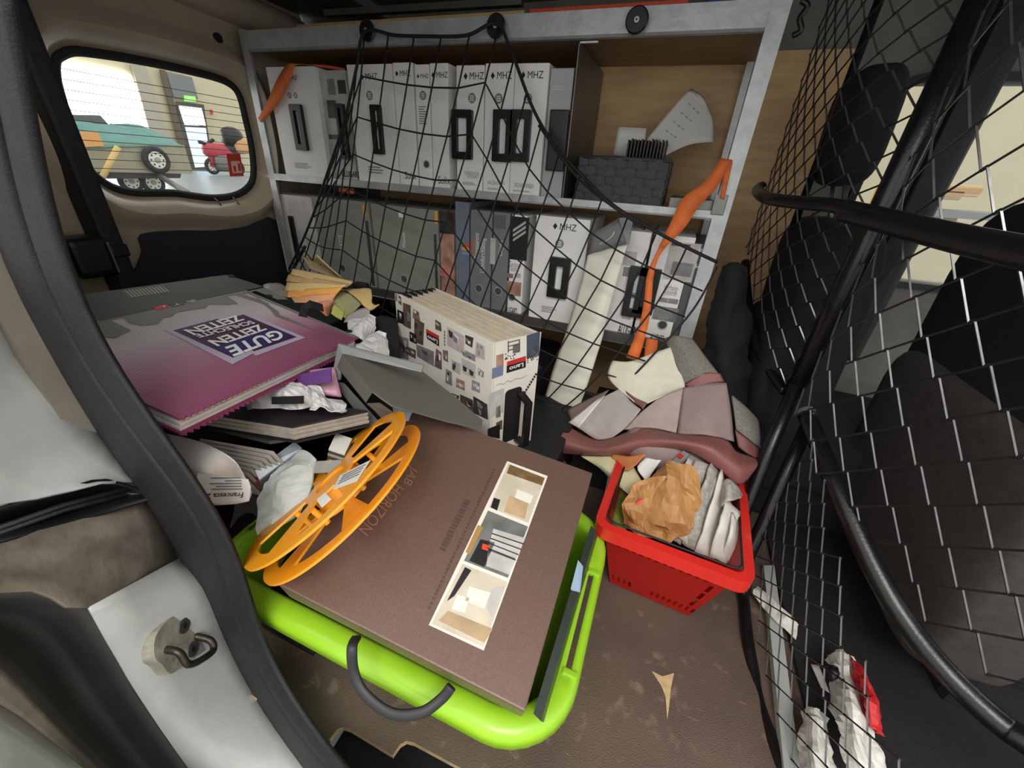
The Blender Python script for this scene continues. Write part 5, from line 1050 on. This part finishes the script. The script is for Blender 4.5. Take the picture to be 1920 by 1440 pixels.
LP([(872, 420), (975, 478), (975, 505), (872, 450)], red_ink, .0012); LP([(872, 450), (975, 505), (977, 565), (878, 500)], ink, .0012)
X_ = lambda x, y: (600 + x * .22917, 520 + y * .22917)
text_px('Lano', lf1, X_(966, 512), X_(885, 470), X_(966, 545), lw, lano, .0018, .02)
# end panel: pictures, label, handle
for pts, m_ in (([(1690, 475), (1800, 440), (1790, 640), (1690, 670)], mat('collage_navy', (70, 80, 96), .5, 0, 16, .2)), ([(1440, 640), (1500, 622), (1500, 720), (1440, 730)], ph4), ([(1408, 745), (1500, 715), (1495, 800), (1405, 830)], mat('collage_blue', (112, 122, 150), .5)), ([(1390, 950), (1505, 905), (1500, 1100), (1385, 1150)], ph3), ([(1440, 1060), (1475, 1045), (1475, 1140), (1438, 1150)], ph2), ([(1440, 1190), (1490, 1165), (1490, 1240), (1440, 1255)], umb), ([(1372, 1240), (1470, 1200), (1470, 1320), (1372, 1300)], blk), ([(1730, 590), (1785, 575), (1785, 650), (1730, 665)], ph3)): LP(pts, m_, .0008, lf2)
for k in range(3): LP([(1535, 530 + k * 32), (1632, 505 + k * 32), (1632, 512 + k * 32), (1535, 537 + k * 32)], umb, .0010, lf2)
LP([(1535, 520), (1543, 518), (1543, 612), (1535, 614)], umb, .0012, lf2); LP([(1625, 510), (1634, 508), (1634, 606), (1626, 608)], umb, .0012, lf2); LP([(1576, 560), (1632, 545), (1630, 610), (1576, 622)], gry, .0012, lf2)
for k in range(26): x = random.uniform(1510, 1600) if k < 14 else random.uniform(1690, 1780); y = random.uniform(625, 690) - (x - 1510) * .15 + (30 if k >= 14 else 0); LP([(x, y), (x + 8, y - 2), (x + 9, y + 7), (x, y + 8)], ink, .0010, lf2)
LP([(1528, 690), (1682, 642), (1682, 680), (1528, 722)], red_ink, .0013, lf2); LP([(1526, 722), (1682, 680), (1680, 735), (1524, 782)], ink, .0013, lf2)
text_px('Lano', lf2, X_(1660, 694), X_(1545, 732), X_(1660, 728), lw, lano, .0020, .02)
tube('script_line', cr([lf2.p(*lf2.px(*X_(x, y)), .0012) for x, y in ((1440, 885), (1470, 868), (1500, 872), (1530, 845), (1560, 850), (1600, 828), (1640, 825), (1690, 800))], 5), .0006, greyink, lano, 4)
for k in range(9): x, y = 1660 + k * 13, 960 - k * 21; LP([(x - 8, y), (x + 2, y - 12), (x + 12, y - 2), (x + 2, y + 14)], ink, .0010, lf2)
hx0, hb1 = lf2.px(*X_(1515, 930)); hx1, _ = lf2.px(*X_(1650, 930)); _, hb0 = lf2.px(*X_(1520, 1300))
fpoly('handle_slot', lf2, rrect(hx0, hx1, hb0 - .02, hb1, .012), ink, lano, .001)
hA, hB_ = lf2.p(hx1 - .006, hb1 - .02, .002), lf2.p(hx1 - .006, hb0, .002)
tube('handle', [hA, hA + lf2.n * .035 - V((0, 0, .012)), hB_ + lf2.n * .035 - V((0, 0, .02)), hB_ - V((0, 0, .02))], 1, blackp, lano, prof=[(-.010, -.005), (.010, -.005), (.010, .005), (-.010, .005)], smooth=False)

# ------------------------------------------------------------------ red shopping basket
redm = mat('red_plastic', (214, 44, 36), .35, 0, 8, .04, coat=.2)
rb = thing('shopping_basket', 'red plastic shopping basket filled with papers and fabric', 'basket', (.13, .83, 0))
cosr, sinr = math.cos(-.06), math.sin(-.06); rcx, rcy = .150, .835
def rr_(x, y, z): return V((rcx + x * cosr - y * sinr, rcy + x * sinr + y * cosr, z))
hx, hy, rz = .140, .178, .243
def wall(pT0, pT1, pB1, pB0, nx, nz, holes, name='wall'):
    bm = bmesh.new(); g = [[bm.verts.new(pT0.lerp(pT1, i / nx).lerp(pB0.lerp(pB1, i / nx), j / nz)) for i in range(nx + 1)] for j in range(nz + 1)]
    for j in range(nz):
        for i in range(nx):
            if not holes(i, j): bm.faces.new((g[j][i], g[j][i + 1], g[j + 1][i + 1], g[j + 1][i]))
    bmesh.ops.solidify(bm, geom=list(bm.faces), thickness=.0028); return mkb(name, bm, redm, rb)
T4 = [rr_(-hx, -hy, rz - .004), rr_(hx, -hy, rz - .004), rr_(hx, hy, rz - .004), rr_(-hx, hy, rz - .004)]; tp = .045
B4 = [rr_(-hx + tp, -hy + tp, .003), rr_(hx - tp, -hy + tp, .003), rr_(hx - tp, hy - tp, .003), rr_(-hx + tp, hy - tp, .003)]
hole = lambda i, j: (j == 6 and i % 2 == 1 and 2 <= i <= 26) or (j in (20, 21) and i % 2 == 1 and i not in (9, 11, 13)) or (i in (27,) and j in (8, 9, 10, 12, 13, 14, 16, 17, 18))
for k in range(4): wall(T4[k], T4[(k + 1) % 4], B4[(k + 1) % 4], B4[k], 30, 24, hole)
slabq('bottom', B4, (0, 0, .003), redm, rb)
orim = [rr_(x, y, 0) for x, y in rrect(-hx - .020, hx + .020, -hy - .020, hy + .020, .03, 5)]; irim = [rr_(x, y, 0) for x, y in rrect(-hx - .001, hx + .001, -hy - .001, hy + .001, .018, 5)]
bm = bmesh.new(); n = len(orim)
lay = [[bm.verts.new(V((p.x, p.y, z))) for p in L_] for L_, z in ((irim, rz - .006), (irim, rz), (orim, rz - .001), (orim, rz - .034), ([q.lerp(p, .85) for p, q in zip(orim, irim)], rz - .034), ([q.lerp(p, .85) for p, q in zip(orim, irim)], rz - .006))]
for k in range(6):
    for i in range(n): bm.faces.new((lay[k][i], lay[k][(i + 1) % n], lay[(k + 1) % 6][(i + 1) % n], lay[(k + 1) % 6][i]))
mkb('rim', bm, redm, rb)
tube('handle_wire', [V((p.x, p.y, rz + .003)) for p in [rr_(x, y, 0) for x, y in rrect(-hx + .004, hx - .004, -hy + .004, hy - .004, .02, 5)]], .0022, ink, rb, 6, True)
slabq('liner_board', [rr_(-.10, -.12, .10), rr_(.10, -.12, .10), rr_(.10, .13, .11), rr_(-.10, .13, .11)], (0, 0, -.01), dark, rb)
# newspapers
news = mat('newsprint', (206, 202, 192), .7, 0, 30, .12); newsg = mat('newsprint_grey', (164, 160, 152), .7, 0, 90, .3)
npx = [((1322, 905), (1345, 895), (1262, 1000), (1300, 1030), .86, .74), ((1332, 868), (1352, 890), (1278, 1018), (1316, 1042), .88, .735), ((1305, 862), (1330, 872), (1240, 1000), (1276, 1022), .88, .74), ((1352, 880), (1372, 950), (1302, 1035), (1340, 1050), .87, .73), ((1360, 935), (1388, 960), (1330, 1042), (1362, 1058), .82, .72), ((1374, 960), (1392, 1000), (1352, 1050), (1384, 1062), .80, .72), ((1290, 860), (1310, 868), (1222, 985), (1258, 1012), .89, .75)]
for i, (a, b, c, d, yb, yf_) in enumerate(npx):
    mx = ((a[0] + c[0]) / 2 + 4, (a[1] + c[1]) / 2 - 6, (yb + yf_) / 2 - .01); my = ((b[0] + d[0]) / 2 + 4, (b[1] + d[1]) / 2 - 4, (yb + yf_) / 2)
    gs('newspaper', [[(*a, yb), (*b, yb)], [mx, my], [(*c, yf_ + .004 * i % .012), (*d, yf_)]], (news, newsg)[i in (1, 2)], None, .004, 4, .003, 40, label=('folded newspaper with a broad white margin, topmost in the red basket', 'grey printed newspaper page under the topmost newspaper', 'grey newspaper page next to the brown paper', 'folded newspaper third from the right wall of the red basket', 'newspaper fold second from the right wall of the red basket', 'newspaper fold against the right wall of the red basket', 'newspaper page partly under the brown wrapping paper')[i], cat='newspaper', group='newspapers in the red basket')
gs('rolled_magazine', [[(1354, 908, .86), (1364, 898, .85), (1380, 908, .86), (1392, 928, .87)], [(1352, 950, .80), (1362, 940, .79), (1376, 938, .80), (1390, 932, .83)]], newsg, None, .003, 5, label='curled magazine corner standing in the red basket', cat='magazine')
# crumpled brown wrapping paper
kraft = mat('kraft_paper', (176, 128, 76), .6, 0, 10, .1, .6, 30)
gs('wrapping_paper', [[(1232, 880, .83), (1262, 872, .83), (1296, 870, .83), (1316, 892, .82)], [(1222, 902, .80), (1262, 905, .775), (1290, 912, .79), (1316, 930, .79)], [(1212, 935, .77), (1245, 945, .75), (1282, 950, .76), (1306, 960, .77)], [(1180, 970, .745), (1222, 985, .73), (1262, 995, .73), (1290, 985, .75)], [(1168, 990, .735), (1212, 1006, .72), (1254, 1019, .715), (1276, 1005, .735)]], kraft, None, .0015, 7, 0, 30, crease=.020, cs=11, cn=4, label='crumpled brown wrapping paper in the red basket', cat='paper')
gs('wrapping_paper', [[(1186, 905, .78), (1215, 895, .79), (1250, 892, .79)], [(1170, 945, .75), (1195, 945, .745), (1216, 950, .75)], [(1165, 985, .735), (1185, 992, .725), (1212, 1000, .725)]], kraft, None, .0015, 7, 0, 30, crease=.020, cs=11, cn=4, label='torn flap of brown wrapping paper at the left of the crumpled piece', cat='paper')
tube('red_ribbon', cr([at(1184, 950, y=.74), at(1198, 942, y=.745), at(1214, 932, y=.755)], 5), [.003] + [.006] * 9 + [.003], mat('coral_red', (206, 78, 64), .5), None, 8, label='coral red plastic strip lying on the brown paper', cat='strip')
# contents on the left of the red basket
gs('green_cloth', [[(1148, 905, .88), (1165, 895, .9), (1185, 905, .9)], [(1142, 950, .80), (1160, 945, .80), (1178, 960, .80)], [(1136, 980, .76), (1152, 985, .745), (1172, 995, .745)]], mat('green_felt', (104, 118, 44), .8, 0, 20, .15), None, .008, 5, .005, 30, label='olive green cloth at the left of the red basket', cat='cloth')
slabq('plastic_sleeve', [at(1140, 895, y=.87), at(1148, 902, y=.87), at(1138, 978, y=.745), at(1124, 965, y=.745)], (.003, 0, .002), mat('sleeve_grey', (130, 130, 126), .2, 0, 20, .3), None, label='grey transparent sleeve standing at the left wall of the red basket', cat='sleeve')
pal = mat('pale_yellow_cloth', (214, 208, 166), .8, 0, 60, .05, .3, 800)
gs('fabric_swatch', [[(1088, 855, .93), (1118, 856, .92), (1160, 856, .92), (1185, 870, .90)], [(1125, 878, .89), (1140, 880, .87), (1170, 885, .87), (1208, 915, .84)], [(1150, 905, .86), (1168, 918, .83), (1180, 928, .82), (1192, 932, .82)]], pal, None, .003, 5, label='pale yellow pinked fabric swatch hanging into the red basket', cat='swatch')
gs('fabric_swatch', [[(1145, 852, .92), (1175, 855, .90), (1212, 850, .90)], [(1155, 878, .89), (1175, 882, .86), (1192, 872, .87)]], mat('terracotta_cloth', (196, 122, 74), .8, 0, 60, .08), None, .004, 5, .003, 40, label='terracotta folded swatch on the pale yellow one', cat='swatch')
gs('fabric_swatch', [[(1222, 850, .91), (1250, 850, .91)], [(1195, 875, .87), (1222, 888, .86)], [(1208, 897, .845), (1215, 905, .84)]], whitem, None, .003, 4, label='white pinked swatch beside the grey cutter', cat='swatch')
kn = thing('cutter_knife', 'grey box cutter lying under the mauve fabric in the red basket', 'tool', at(1265, 862, y=.88)); kf = Fr(at(1248, 878, y=.865), at(1282, 846, y=.905) - at(1248, 878, y=.865), at(1262, 884, y=.855) - at(1248, 878, y=.865))
kl = (at(1282, 846, y=.905) - at(1248, 878, y=.865)).length; s_ = 1 if kf.n.z > 0 else -1
fbox('grip', kf, 0, kl, 0, .018, -.006 * s_, .006 * s_, mat('cutter_grey', (128, 132, 132), .45), kn, .002); fbox('slider', kf, kl * .62, kl * .8, .003, .014, .006 * s_, .010 * s_, red_ink, kn)

# ------------------------------------------------------------------ heap of curtain fabrics over the red basket
def fab(n, c, r=.8): return mat('fabric_' + n, c, r, 0, 40, .06, .25, 900)
mauve = fab('mauve_satin', (134, 84, 80), .42); lmau = fab('pale_mauve', (168, 150, 146), .6); dmau = fab('dusk_mauve', (142, 122, 120), .6); crm_ = fab('cream', (206, 202, 184), .6); twd = mat('tweed_grey', (126, 122, 114), .9, 0, 420, .45, .5, 1200); tau = fab('taupe', (122, 104, 96), .6); gbe = fab('grey_beige', (166, 156, 152), .6)
G3 = 'curtain fabrics over the red basket'
gs('fabric_length', [[(1000, 806, 1.0), (1037, 787, 1.03), (1109, 822, .97), (1148, 821, .96), (1200, 803, .97), (1267, 813, .95), (1327, 817, .95), (1363, 826, .95), (1382, 847, .95), (1422, 858, .98)], [(1004, 818, .95), (1040, 822, .93), (1105, 842, .91), (1150, 840, .90), (1200, 828, .905), (1265, 828, .895), (1325, 838, .885), (1364, 862, .885), (1392, 878, .89), (1420, 872, .93)], [(1014, 845, .96), (1045, 850, .94), (1095, 853, .925), (1148, 855, .92), (1200, 853, .92), (1250, 844, .92), (1290, 846, .90), (1345, 878, .885), (1386, 908, .88), (1414, 882, .92)]], mauve, None, .003, 5, label='mauve satin curtain length draped along the front of the fabric heap', cat='fabric', group=G3)
gs('fabric_length', [[(1133, 744, 1.06), (1150, 735, 1.07), (1168, 729, 1.08), (1180, 750, 1.05), (1202, 768, 1.02)], [(1095, 770, 1.03), (1125, 765, 1.03), (1150, 770, 1.02), (1160, 785, 1.0), (1176, 800, .985)], [(1069, 794, 1.0), (1090, 806, .98), (1114, 822, .965), (1130, 824, .96), (1148, 820, .96)]], gbe, None, .003, 5, label='grey-beige curtain swatch in the middle left of the fabric heap', cat='fabric', group=G3)
gs('fabric_length', [[(1124, 746, 1.055), (1134, 742, 1.055)], [(1066, 792, 1.0), (1086, 801, .985)]], fab('white_tag', (214, 210, 204), .5), None, .0035, 4, label='narrow white strip on the left of the grey-beige swatch', cat='fabric', group=G3)
gs('fabric_length', [[(1064, 768, 1.05), (1100, 750, 1.07), (1142, 731, 1.09)], [(1072, 790, 1.01), (1096, 775, 1.03), (1126, 750, 1.055)]], tau, None, .003, 4, label='taupe curtain swatch at the upper left of the fabric heap', cat='fabric', group=G3)
gs('fabric_length', [[(1234, 748, 1.04), (1258, 736, 1.05), (1281, 727, 1.06)], [(1200, 775, 1.01), (1236, 770, 1.01), (1276, 770, 1.01)], [(1170, 806, .975), (1218, 802, .97), (1268, 812, .955)]], lmau, None, .003, 5, label='pale mauve curtain swatch in the centre of the fabric heap', cat='fabric', group=G3)
gs('fabric_length', [[(1281, 727, 1.06), (1325, 718, 1.07), (1362, 718, 1.07)], [(1276, 770, 1.005), (1322, 768, 1.0), (1370, 770, 1.02)], [(1270, 814, .95), (1325, 816, .945), (1376, 828, .965)]], dmau, None, .003, 5, label='dusky mauve curtain swatch on the right of the fabric heap', cat='fabric', group=G3)
gs('fabric_length', [[(1148, 676, 1.13), (1180, 678, 1.12), (1220, 664, 1.13), (1257, 651, 1.14)], [(1140, 705, 1.10), (1180, 708, 1.09), (1225, 700, 1.10), (1272, 688, 1.11)], [(1158, 728, 1.08), (1190, 740, 1.06), (1225, 738, 1.06), (1284, 720, 1.075)], [(1180, 745, 1.05), (1202, 760, 1.035), (1232, 748, 1.04), (1282, 726, 1.065)]], crm_, None, .003, 5, label='cream curtain length at the top of the fabric heap', cat='fabric', group=G3)
gs('fabric_length', [[(1244, 634, 1.16), (1268, 630, 1.14), (1298, 636, 1.15)], [(1258, 662, 1.135), (1290, 665, 1.11), (1326, 674, 1.12)], [(1284, 720, 1.08), (1310, 706, 1.08), (1348, 702, 1.09)]], twd, None, .004, 5, label='grey tweed curtain length over the top right of the fabric heap', cat='fabric', group=G3)
gs('fabric_length', [[(1284, 722, 1.07), (1318, 700, 1.085), (1350, 700, 1.09)], [(1300, 726, 1.06), (1330, 718, 1.07), (1358, 716, 1.08)]], mauve, None, .003, 4, label='mauve satin edge showing under the grey tweed', cat='fabric', group=G3)
gs('fabric_length', [[(1372, 742, 1.05), (1396, 762, 1.05), (1421, 788, 1.05)], [(1376, 772, 1.02), (1400, 790, 1.01), (1424, 812, 1.02)], [(1380, 806, .99), (1404, 824, .98), (1427, 842, 1.0)]], twd, None, .006, 4, label='grey tweed folds at the right end of the fabric heap', cat='fabric', group=G3)
gs('fabric_length', [[(1378, 806, .975), (1402, 824, .97), (1428, 846, .99)], [(1384, 838, .955), (1404, 852, .95), (1427, 862, .97)]], fab('mauve_dark', (116, 72, 70), .5), None, .003, 4, label='dark mauve layer under the grey tweed folds', cat='fabric', group=G3)
gs('fabric_length', [[(1170, 730, 1.075), (1190, 745, 1.05), (1214, 756, 1.035)], [(1186, 754, 1.045), (1200, 762, 1.03), (1205, 768, 1.02)]], fab('mauve_deep', (110, 76, 70), .5), None, .003, 4, label='dark mauve fold between cream length and grey-beige swatch', cat='fabric', group=G3)  # small piece in a deeper mauve
gs('fabric_length', [[(999, 812, 1.0), (1014, 830, .985), (1030, 846, .97)], [(1012, 845, .99), (1040, 862, .97), (1062, 868, .96)]], mauve, None, .003, 4, label='mauve satin corner hanging beside the collage box handle', cat='fabric', group=G3)
blob('fabric_bundle', V((.13, .97, .275)), ax, (.13, .08, .05), dmau, None, .7, label='rolled mauve fabric bundle inside the fabric heap', cat='fabric', group=G3)
# foil bags and slips on the floor behind the lower mesh
gs('plastic_bag', [[(1545, 1235, 'z', .03), (1572, 1222, 'z', .07), (1602, 1240, 'z', .04)], [(1560, 1300, 'z', .05), (1590, 1300, 'z', .12), (1618, 1320, 'z', .06)], [(1575, 1380, 'z', .05), (1606, 1380, 'z', .12), (1640, 1390, 'z', .06)], [(1590, 1450, 'z', .03), (1625, 1455, 'z', .07), (1660, 1450, 'z', .04)]], poly, None, .002, 6, crease=.012, cs=16, label='crumpled white bag on the floor beside the passenger seat', cat='bag')
gs('plastic_bag', [[(1596, 1228, 'z', .05), (1612, 1250, 'z', .09), (1622, 1280, 'z', .06)], [(1606, 1290, 'z', .07), (1628, 1310, 'z', .13), (1642, 1330, 'z', .08)], [(1612, 1350, 'z', .06), (1634, 1362, 'z', .11), (1652, 1380, 'z', .06)]], redf, None, .002, 6, crease=.010, cs=16, label='red plastic bag on the floor beside the white bag', cat='bag')
gs('plastic_bag', [[(1502, 1330, 'z', .03), (1530, 1325, 'z', .07), (1556, 1345, 'z', .03)], [(1500, 1390, 'z', .03), (1532, 1390, 'z', .08), (1560, 1400, 'z', .03)], [(1505, 1460, 'z', .03), (1540, 1460, 'z', .06), (1570, 1460, 'z', .03)]], poly, None, .002, 6, crease=.008, cs=18, label='small white bag on the floor at the lower edge of the picture', cat='bag')
gs('plastic_bag', [[(1420, 1098, 'z', .02), (1462, 1135, 'z', .04), (1500, 1170, 'z', .03)], [(1410, 1112, 'z', .02), (1452, 1160, 'z', .03), (1492, 1200, 'z', .02)]], poly, None, .0015, 5, crease=.006, cs=20, label='long clear foil strip on the floor beside the red basket', cat='bag')
gs('receipt', [[(1520, 1245, 'z', .03), (1536, 1248, 'z', .04)], [(1540, 1290, 'z', .03), (1556, 1300, 'z', .04)]], paper, None, .001, 4, label='white paper slip lying on the floor behind the mesh', cat='paper')
# ------------------------------------------------------------------ workshop hall outside the windows
hall = mat('hall_wall', (196, 188, 158), .8, 0, 3, .04); hfl = mat('hall_floor', (140, 150, 156), .35, 0, 4, .08)
struct(box('wall_hall_rear', -34.1, -34.0, -4, 40, -.4, 14, hall), 'cream workshop wall seen through the rear window', 'wall')
struct(box('wall_hall_side', -2, 9, 9.5, 9.6, -.40, 6, hall), 'cream workshop wall seen through the driver window', 'wall')
struct(box('floor_hall', -34, 9, -6, 40, -.50, -.40, hfl), 'pale workshop floor outside the van', 'floor')
HX = -33.8
def hq(pts, x): return [at(px, py, x=x) for px, py in pts]
def slab(name, pts, x, th, m, parent=None, **k):
    a = hq(pts, x); n = len(a); return mk(name, a + [p - V((th, 0, 0)) for p in a], [list(range(n)), list(range(n, 2 * n))[::-1]] + [[i, n + i, n + (i + 1) % n, (i + 1) % n] for i in range(n)], m, parent, **k)
day = mat('daylight', (255, 255, 255), 1, emit=3)
a, b = at(60, 112, x=HX), at(272, 232, x=HX)
g = thing('door_3', 'open roller gate filled with white daylight', 'gate', (HX, (a.y + b.y) / 2, -.40), kind='structure')
slab('daylight_opening', [(60, 100), (246, 140), (284, 240), (285, 300), (60, 300)], HX, .01, day, g)
slab('gate_post', [(246, 118), (272, 122), (318, 260), (282, 250)], HX + .1, .1, mat('gate_steel', (170, 166, 150), .5), g)
slab('gate_post', [(300, 130), (310, 132), (362, 320), (348, 318)], HX + .1, .1, mat('door_frame_dark', (92, 84, 66), .6), g)
dr = thing('door_4', 'glazed workshop exit door with a dark fanlight above', 'door', (HX, at(360, 250, x=HX).y, -.40), kind='structure')
slab('fanlight', [(312, 134), (360, 145), (372, 186), (326, 182)], HX + .1, .05, mat('fanlight_glass', (112, 118, 118), .2), dr)
slab('door_leaf', [(330, 190), (382, 196), (402, 322), (358, 322)], HX + .1, .05, mat('door_leaf_dark', (70, 66, 58), .5), dr)
slab('glazing', [(335, 198), (378, 203), (386, 236), (346, 234)], HX + .12, .01, mat('door_daylight', (240, 248, 255), .5, emit=1.6), dr)
slab('glazing', [(347, 238), (386, 240), (396, 312), (366, 314)], HX + .12, .01, mat('door_daylight_blue', (176, 206, 224), .5, emit=.8), dr)
es = thing('exit_sign', 'green lit exit sign above the workshop door', 'sign', at(358, 190, x=HX + .2)); slab('panel', [(348, 179), (366, 181), (368, 191), (350, 190)], HX + .3, .25, mat('exit_green', (120, 200, 90), .5, emit=.8), es); slab('white_arrow', [(353, 182), (356, 182), (358, 190), (355, 190)], HX + .31, .01, whitem, es)
slab('wall_sign', [(393, 205), (399, 206), (400, 216), (395, 215)], HX + .05, .03, red_ink, None, label='small red sign on the workshop wall right of the door', cat='sign')
# flat-bed trailer with a teal tarpaulin and spare wheel
def ground_x(px, py): r = ray(px, py); return r.x * (-.40 - CZ) / r.z
TX = ground_x(265, 362) + .3; KS = TX / -6; tr = thing('trailer', 'flat trailer with teal tarpaulin and spare wheel behind the van', 'trailer', V((TX, at(250, 300, x=TX).y, -.40)))
bodym = mat('trailer_panel', (150, 146, 122), .5, 0, 5, .08); teal = mat('teal_tarp', (92, 140, 132), .6, 0, 6, .1); tyre = mat('tyre', (34, 34, 36), .7)
slab('side_board', [(60, 268), (345, 272), (362, 326), (60, 320)], TX, .05, bodym, tr)
slab('chassis', [(60, 318), (340, 326), (338, 334), (60, 336)], TX - .05, .1, mat('chassis_dark', (50, 48, 46), .6), tr)
T0 = [[at(px, py, x=x) for px, py, x in r] for r in ([(60, 232, TX - .3 * KS), (180, 230, TX - .3 * KS), (260, 238, TX - .3 * KS), (325, 262, TX - .2 * KS)], [(60, 275, TX + .05), (190, 278, TX + .06), (260, 274, TX + .05), (342, 274, TX + .05)])]
sheet_from('tarpaulin', grid_geo(T0, 4), teal, tr, .02, True, .1, 1.5)
slab('crate_end', [(140, 248), (182, 246), (196, 274), (150, 276)], TX + .1, .05, mat('orange_crate', (214, 158, 92), .6), tr)
def wheel(T, px, py, rpx, x, name='wheel'):
    c = at(px, py, x=x); r = (at(px, py - rpx, x=x) - c).length; wt = tube(name, [c + V((0, math.cos(t) * r * .78, math.sin(t) * r * .78)) for t in [2 * math.pi * i / 28 for i in range(28)]], r * .22, tyre, T, 8, True)
    cyl('rim', c + V((-r * .15, 0, 0)), (1, 0, 0), r * .62, r * .3, mat('rim_silver', (214, 212, 200), .4, .2), wt, 24, .01); cyl('hub', c + V((r * .15, 0, 0)), (1, 0, 0), r * .2, r * .1, mat('hub_grey', (150, 150, 140), .5), wt, 14)
    for i in range(8):
        t = 2 * math.pi * i / 8; cyl('rim_hole', c + V((r * .148, math.cos(t) * r * .45, math.sin(t) * r * .45)), (1, 0, 0), r * .07, r * .02, tyre, wt, 8)
wheel(tr, 293, 300, 25, TX + .12); wheel(tr, 245, 340, 22, TX - .2 * KS); wheel(tr, 286, 342, 22, TX - .2 * KS)
bro = [at(221, 276, x=TX + .5), at(191, 334, x=TX + .5)]; tube('broom_handle', bro, .03 * KS, mat('broom_wood', (206, 176, 110), .6), None, 8, label='yellow wooden pole leaning on the trailer', cat='pole')
tube('tow_bar', [at(300, 330, x=TX + .1), at(352, 362, x=TX + 1.4 * KS)], .03 * KS, steel_dark, tr, 8)
# car parked in the gateway
CX = TX * 1.5; cr_ = thing('car', 'dark car standing behind the trailer in the bright gateway', 'car', V((CX, at(165, 250, x=CX).y, -.40)))
slab('body', [(60, 226), (205, 234), (214, 292), (60, 292)], CX, .6, mat('car_paint', (96, 104, 104), .3), cr_); slab('cabin', [(100, 214), (188, 216), (206, 236), (90, 234)], CX - .05, .5, mat('car_glass', (70, 84, 84), .1), cr_)
# motorcycle beside the door
MX = ground_x(400, 329); KM = MX / -7.5; mc = thing('motorcycle', 'red and black motorcycle parked by the workshop door', 'motorcycle', V((MX, at(410, 300, x=MX).y, -.40)))
wheel(mc, 398, 312, 15, MX, 'wheel'); wheel(mc, 445, 314, 15, MX, 'wheel')
redp = mat('bike_red', (176, 50, 64), .4)
tube('frame', [at(398, 312, x=MX), at(392, 280, x=MX), at(420, 292, x=MX), at(445, 314, x=MX)], .05 * KM, redp, mc, 8); tube('fork', [at(398, 312, x=MX), at(388, 268, x=MX)], .035 * KM, steel_dark, mc, 8); tube('handlebar', [at(372, 266, x=MX), at(388, 270, x=MX), at(400, 262, x=MX)], .025 * KM, blackp, mc, 8)
blob('fuel_tank', at(408, 283, x=MX), ax, tuple(v * KM * .8 for v in (.15, .3, .14)), redp, mc, .7); blob('saddle', at(432, 280, x=MX), ax, tuple(v * KM * .8 for v in (.14, .4, .08)), blackp, mc, .6); blob('engine', at(420, 304, x=MX), ax, tuple(v * KM * .8 for v in (.15, .25, .18)), steel_dark, mc, .5)
blob('top_case', at(447, 272, x=MX), ax, tuple(v * KM * .8 for v in (.2, .2, .16)), mat('case_tan', (206, 160, 110), .6), mc, .4); blob('helmet', at(435, 258, x=MX), ax, tuple(v * KM * .8 for v in (.2, .22, .2)), blackp, None, .9, label='black helmet resting on the motorcycle', cat='helmet')
# red sticker on the rear window
fr = Fr(at(440, 310, x=REAR - .002), (0, 1, 0), (0, 0, 1)); stk = thing('window_sticker', 'red fire extinguisher sticker in the corner of the rear window', 'sticker', at(440, 310, x=REAR))
print_px('backing', fr, [(424, 288), (450, 288), (457, 330), (431, 331)], mat('sign_red', (206, 66, 48), .5), stk, .001, th=.001)
print_px('white_field', fr, [(432, 302), (449, 302), (454, 324), (436, 325)], mat('sign_pink', (236, 200, 180), .5), stk, .0016); print_px('red_bottle', fr, [(436, 311), (441, 311), (443, 322), (439, 323)], MATS['sign_red'], stk, .002); print_px('red_flame', fr, [(445, 307), (449, 306), (452, 320), (447, 321)], MATS['sign_red'], stk, .002)
# boxes on a bench outside the driver window
card = mat('brown_cardboard', (206, 172, 120), .7, 0, 6, .06); BY = 4.6
def cbox(p0, p1, label, m=card, d=.5):
    a, b = at(*p0, y=BY), at(*p1, y=BY); T = thing('cardboard_box', label, 'box', ((a.x + b.x) / 2, BY + d / 2, min(a.z, b.z)), 'cardboard boxes outside the driver window'); box('body', a.x, b.x, BY, BY + d, b.z, a.z, m, T, .01); box('tape', a.x, b.x, BY - .003, BY, (a.z + b.z) / 2 - .02, (a.z + b.z) / 2 + .02, mat('box_tape', (180, 140, 90), .4), T)
cbox((1690, 346), (1726, 400), 'yellow printed cardboard box outside, leftmost in the driver window', mat('yellow_card', (230, 176, 50), .6)); cbox((1745, 350), (1800, 376), 'small grey-brown cardboard box outside under the window middle', mat('dull_card', (176, 150, 120), .7)); cbox((1770, 344), (1835, 370), 'open tan cardboard box outside behind the small box'); cbox((1730, 398), (1790, 420), 'low tan cardboard box outside at the window sill')
a, b = at(1690, 376, y=BY - .1), at(1900, 404, y=BY - .1); bn = thing('work_bench', 'grey work bench outside the driver window', 'bench', ((a.x + b.x) / 2, BY + .2, -.40)); box('top', a.x - 1, b.x + 1, BY - .1, BY + .8, b.z - .05, b.z, mat('bench_grey', (120, 122, 122), .6), bn)
for x in (a.x - .8, b.x + .8): box('leg', x, x + .08, BY, BY + .08, -.40, b.z - .05, MATS['bench_grey'], bn)
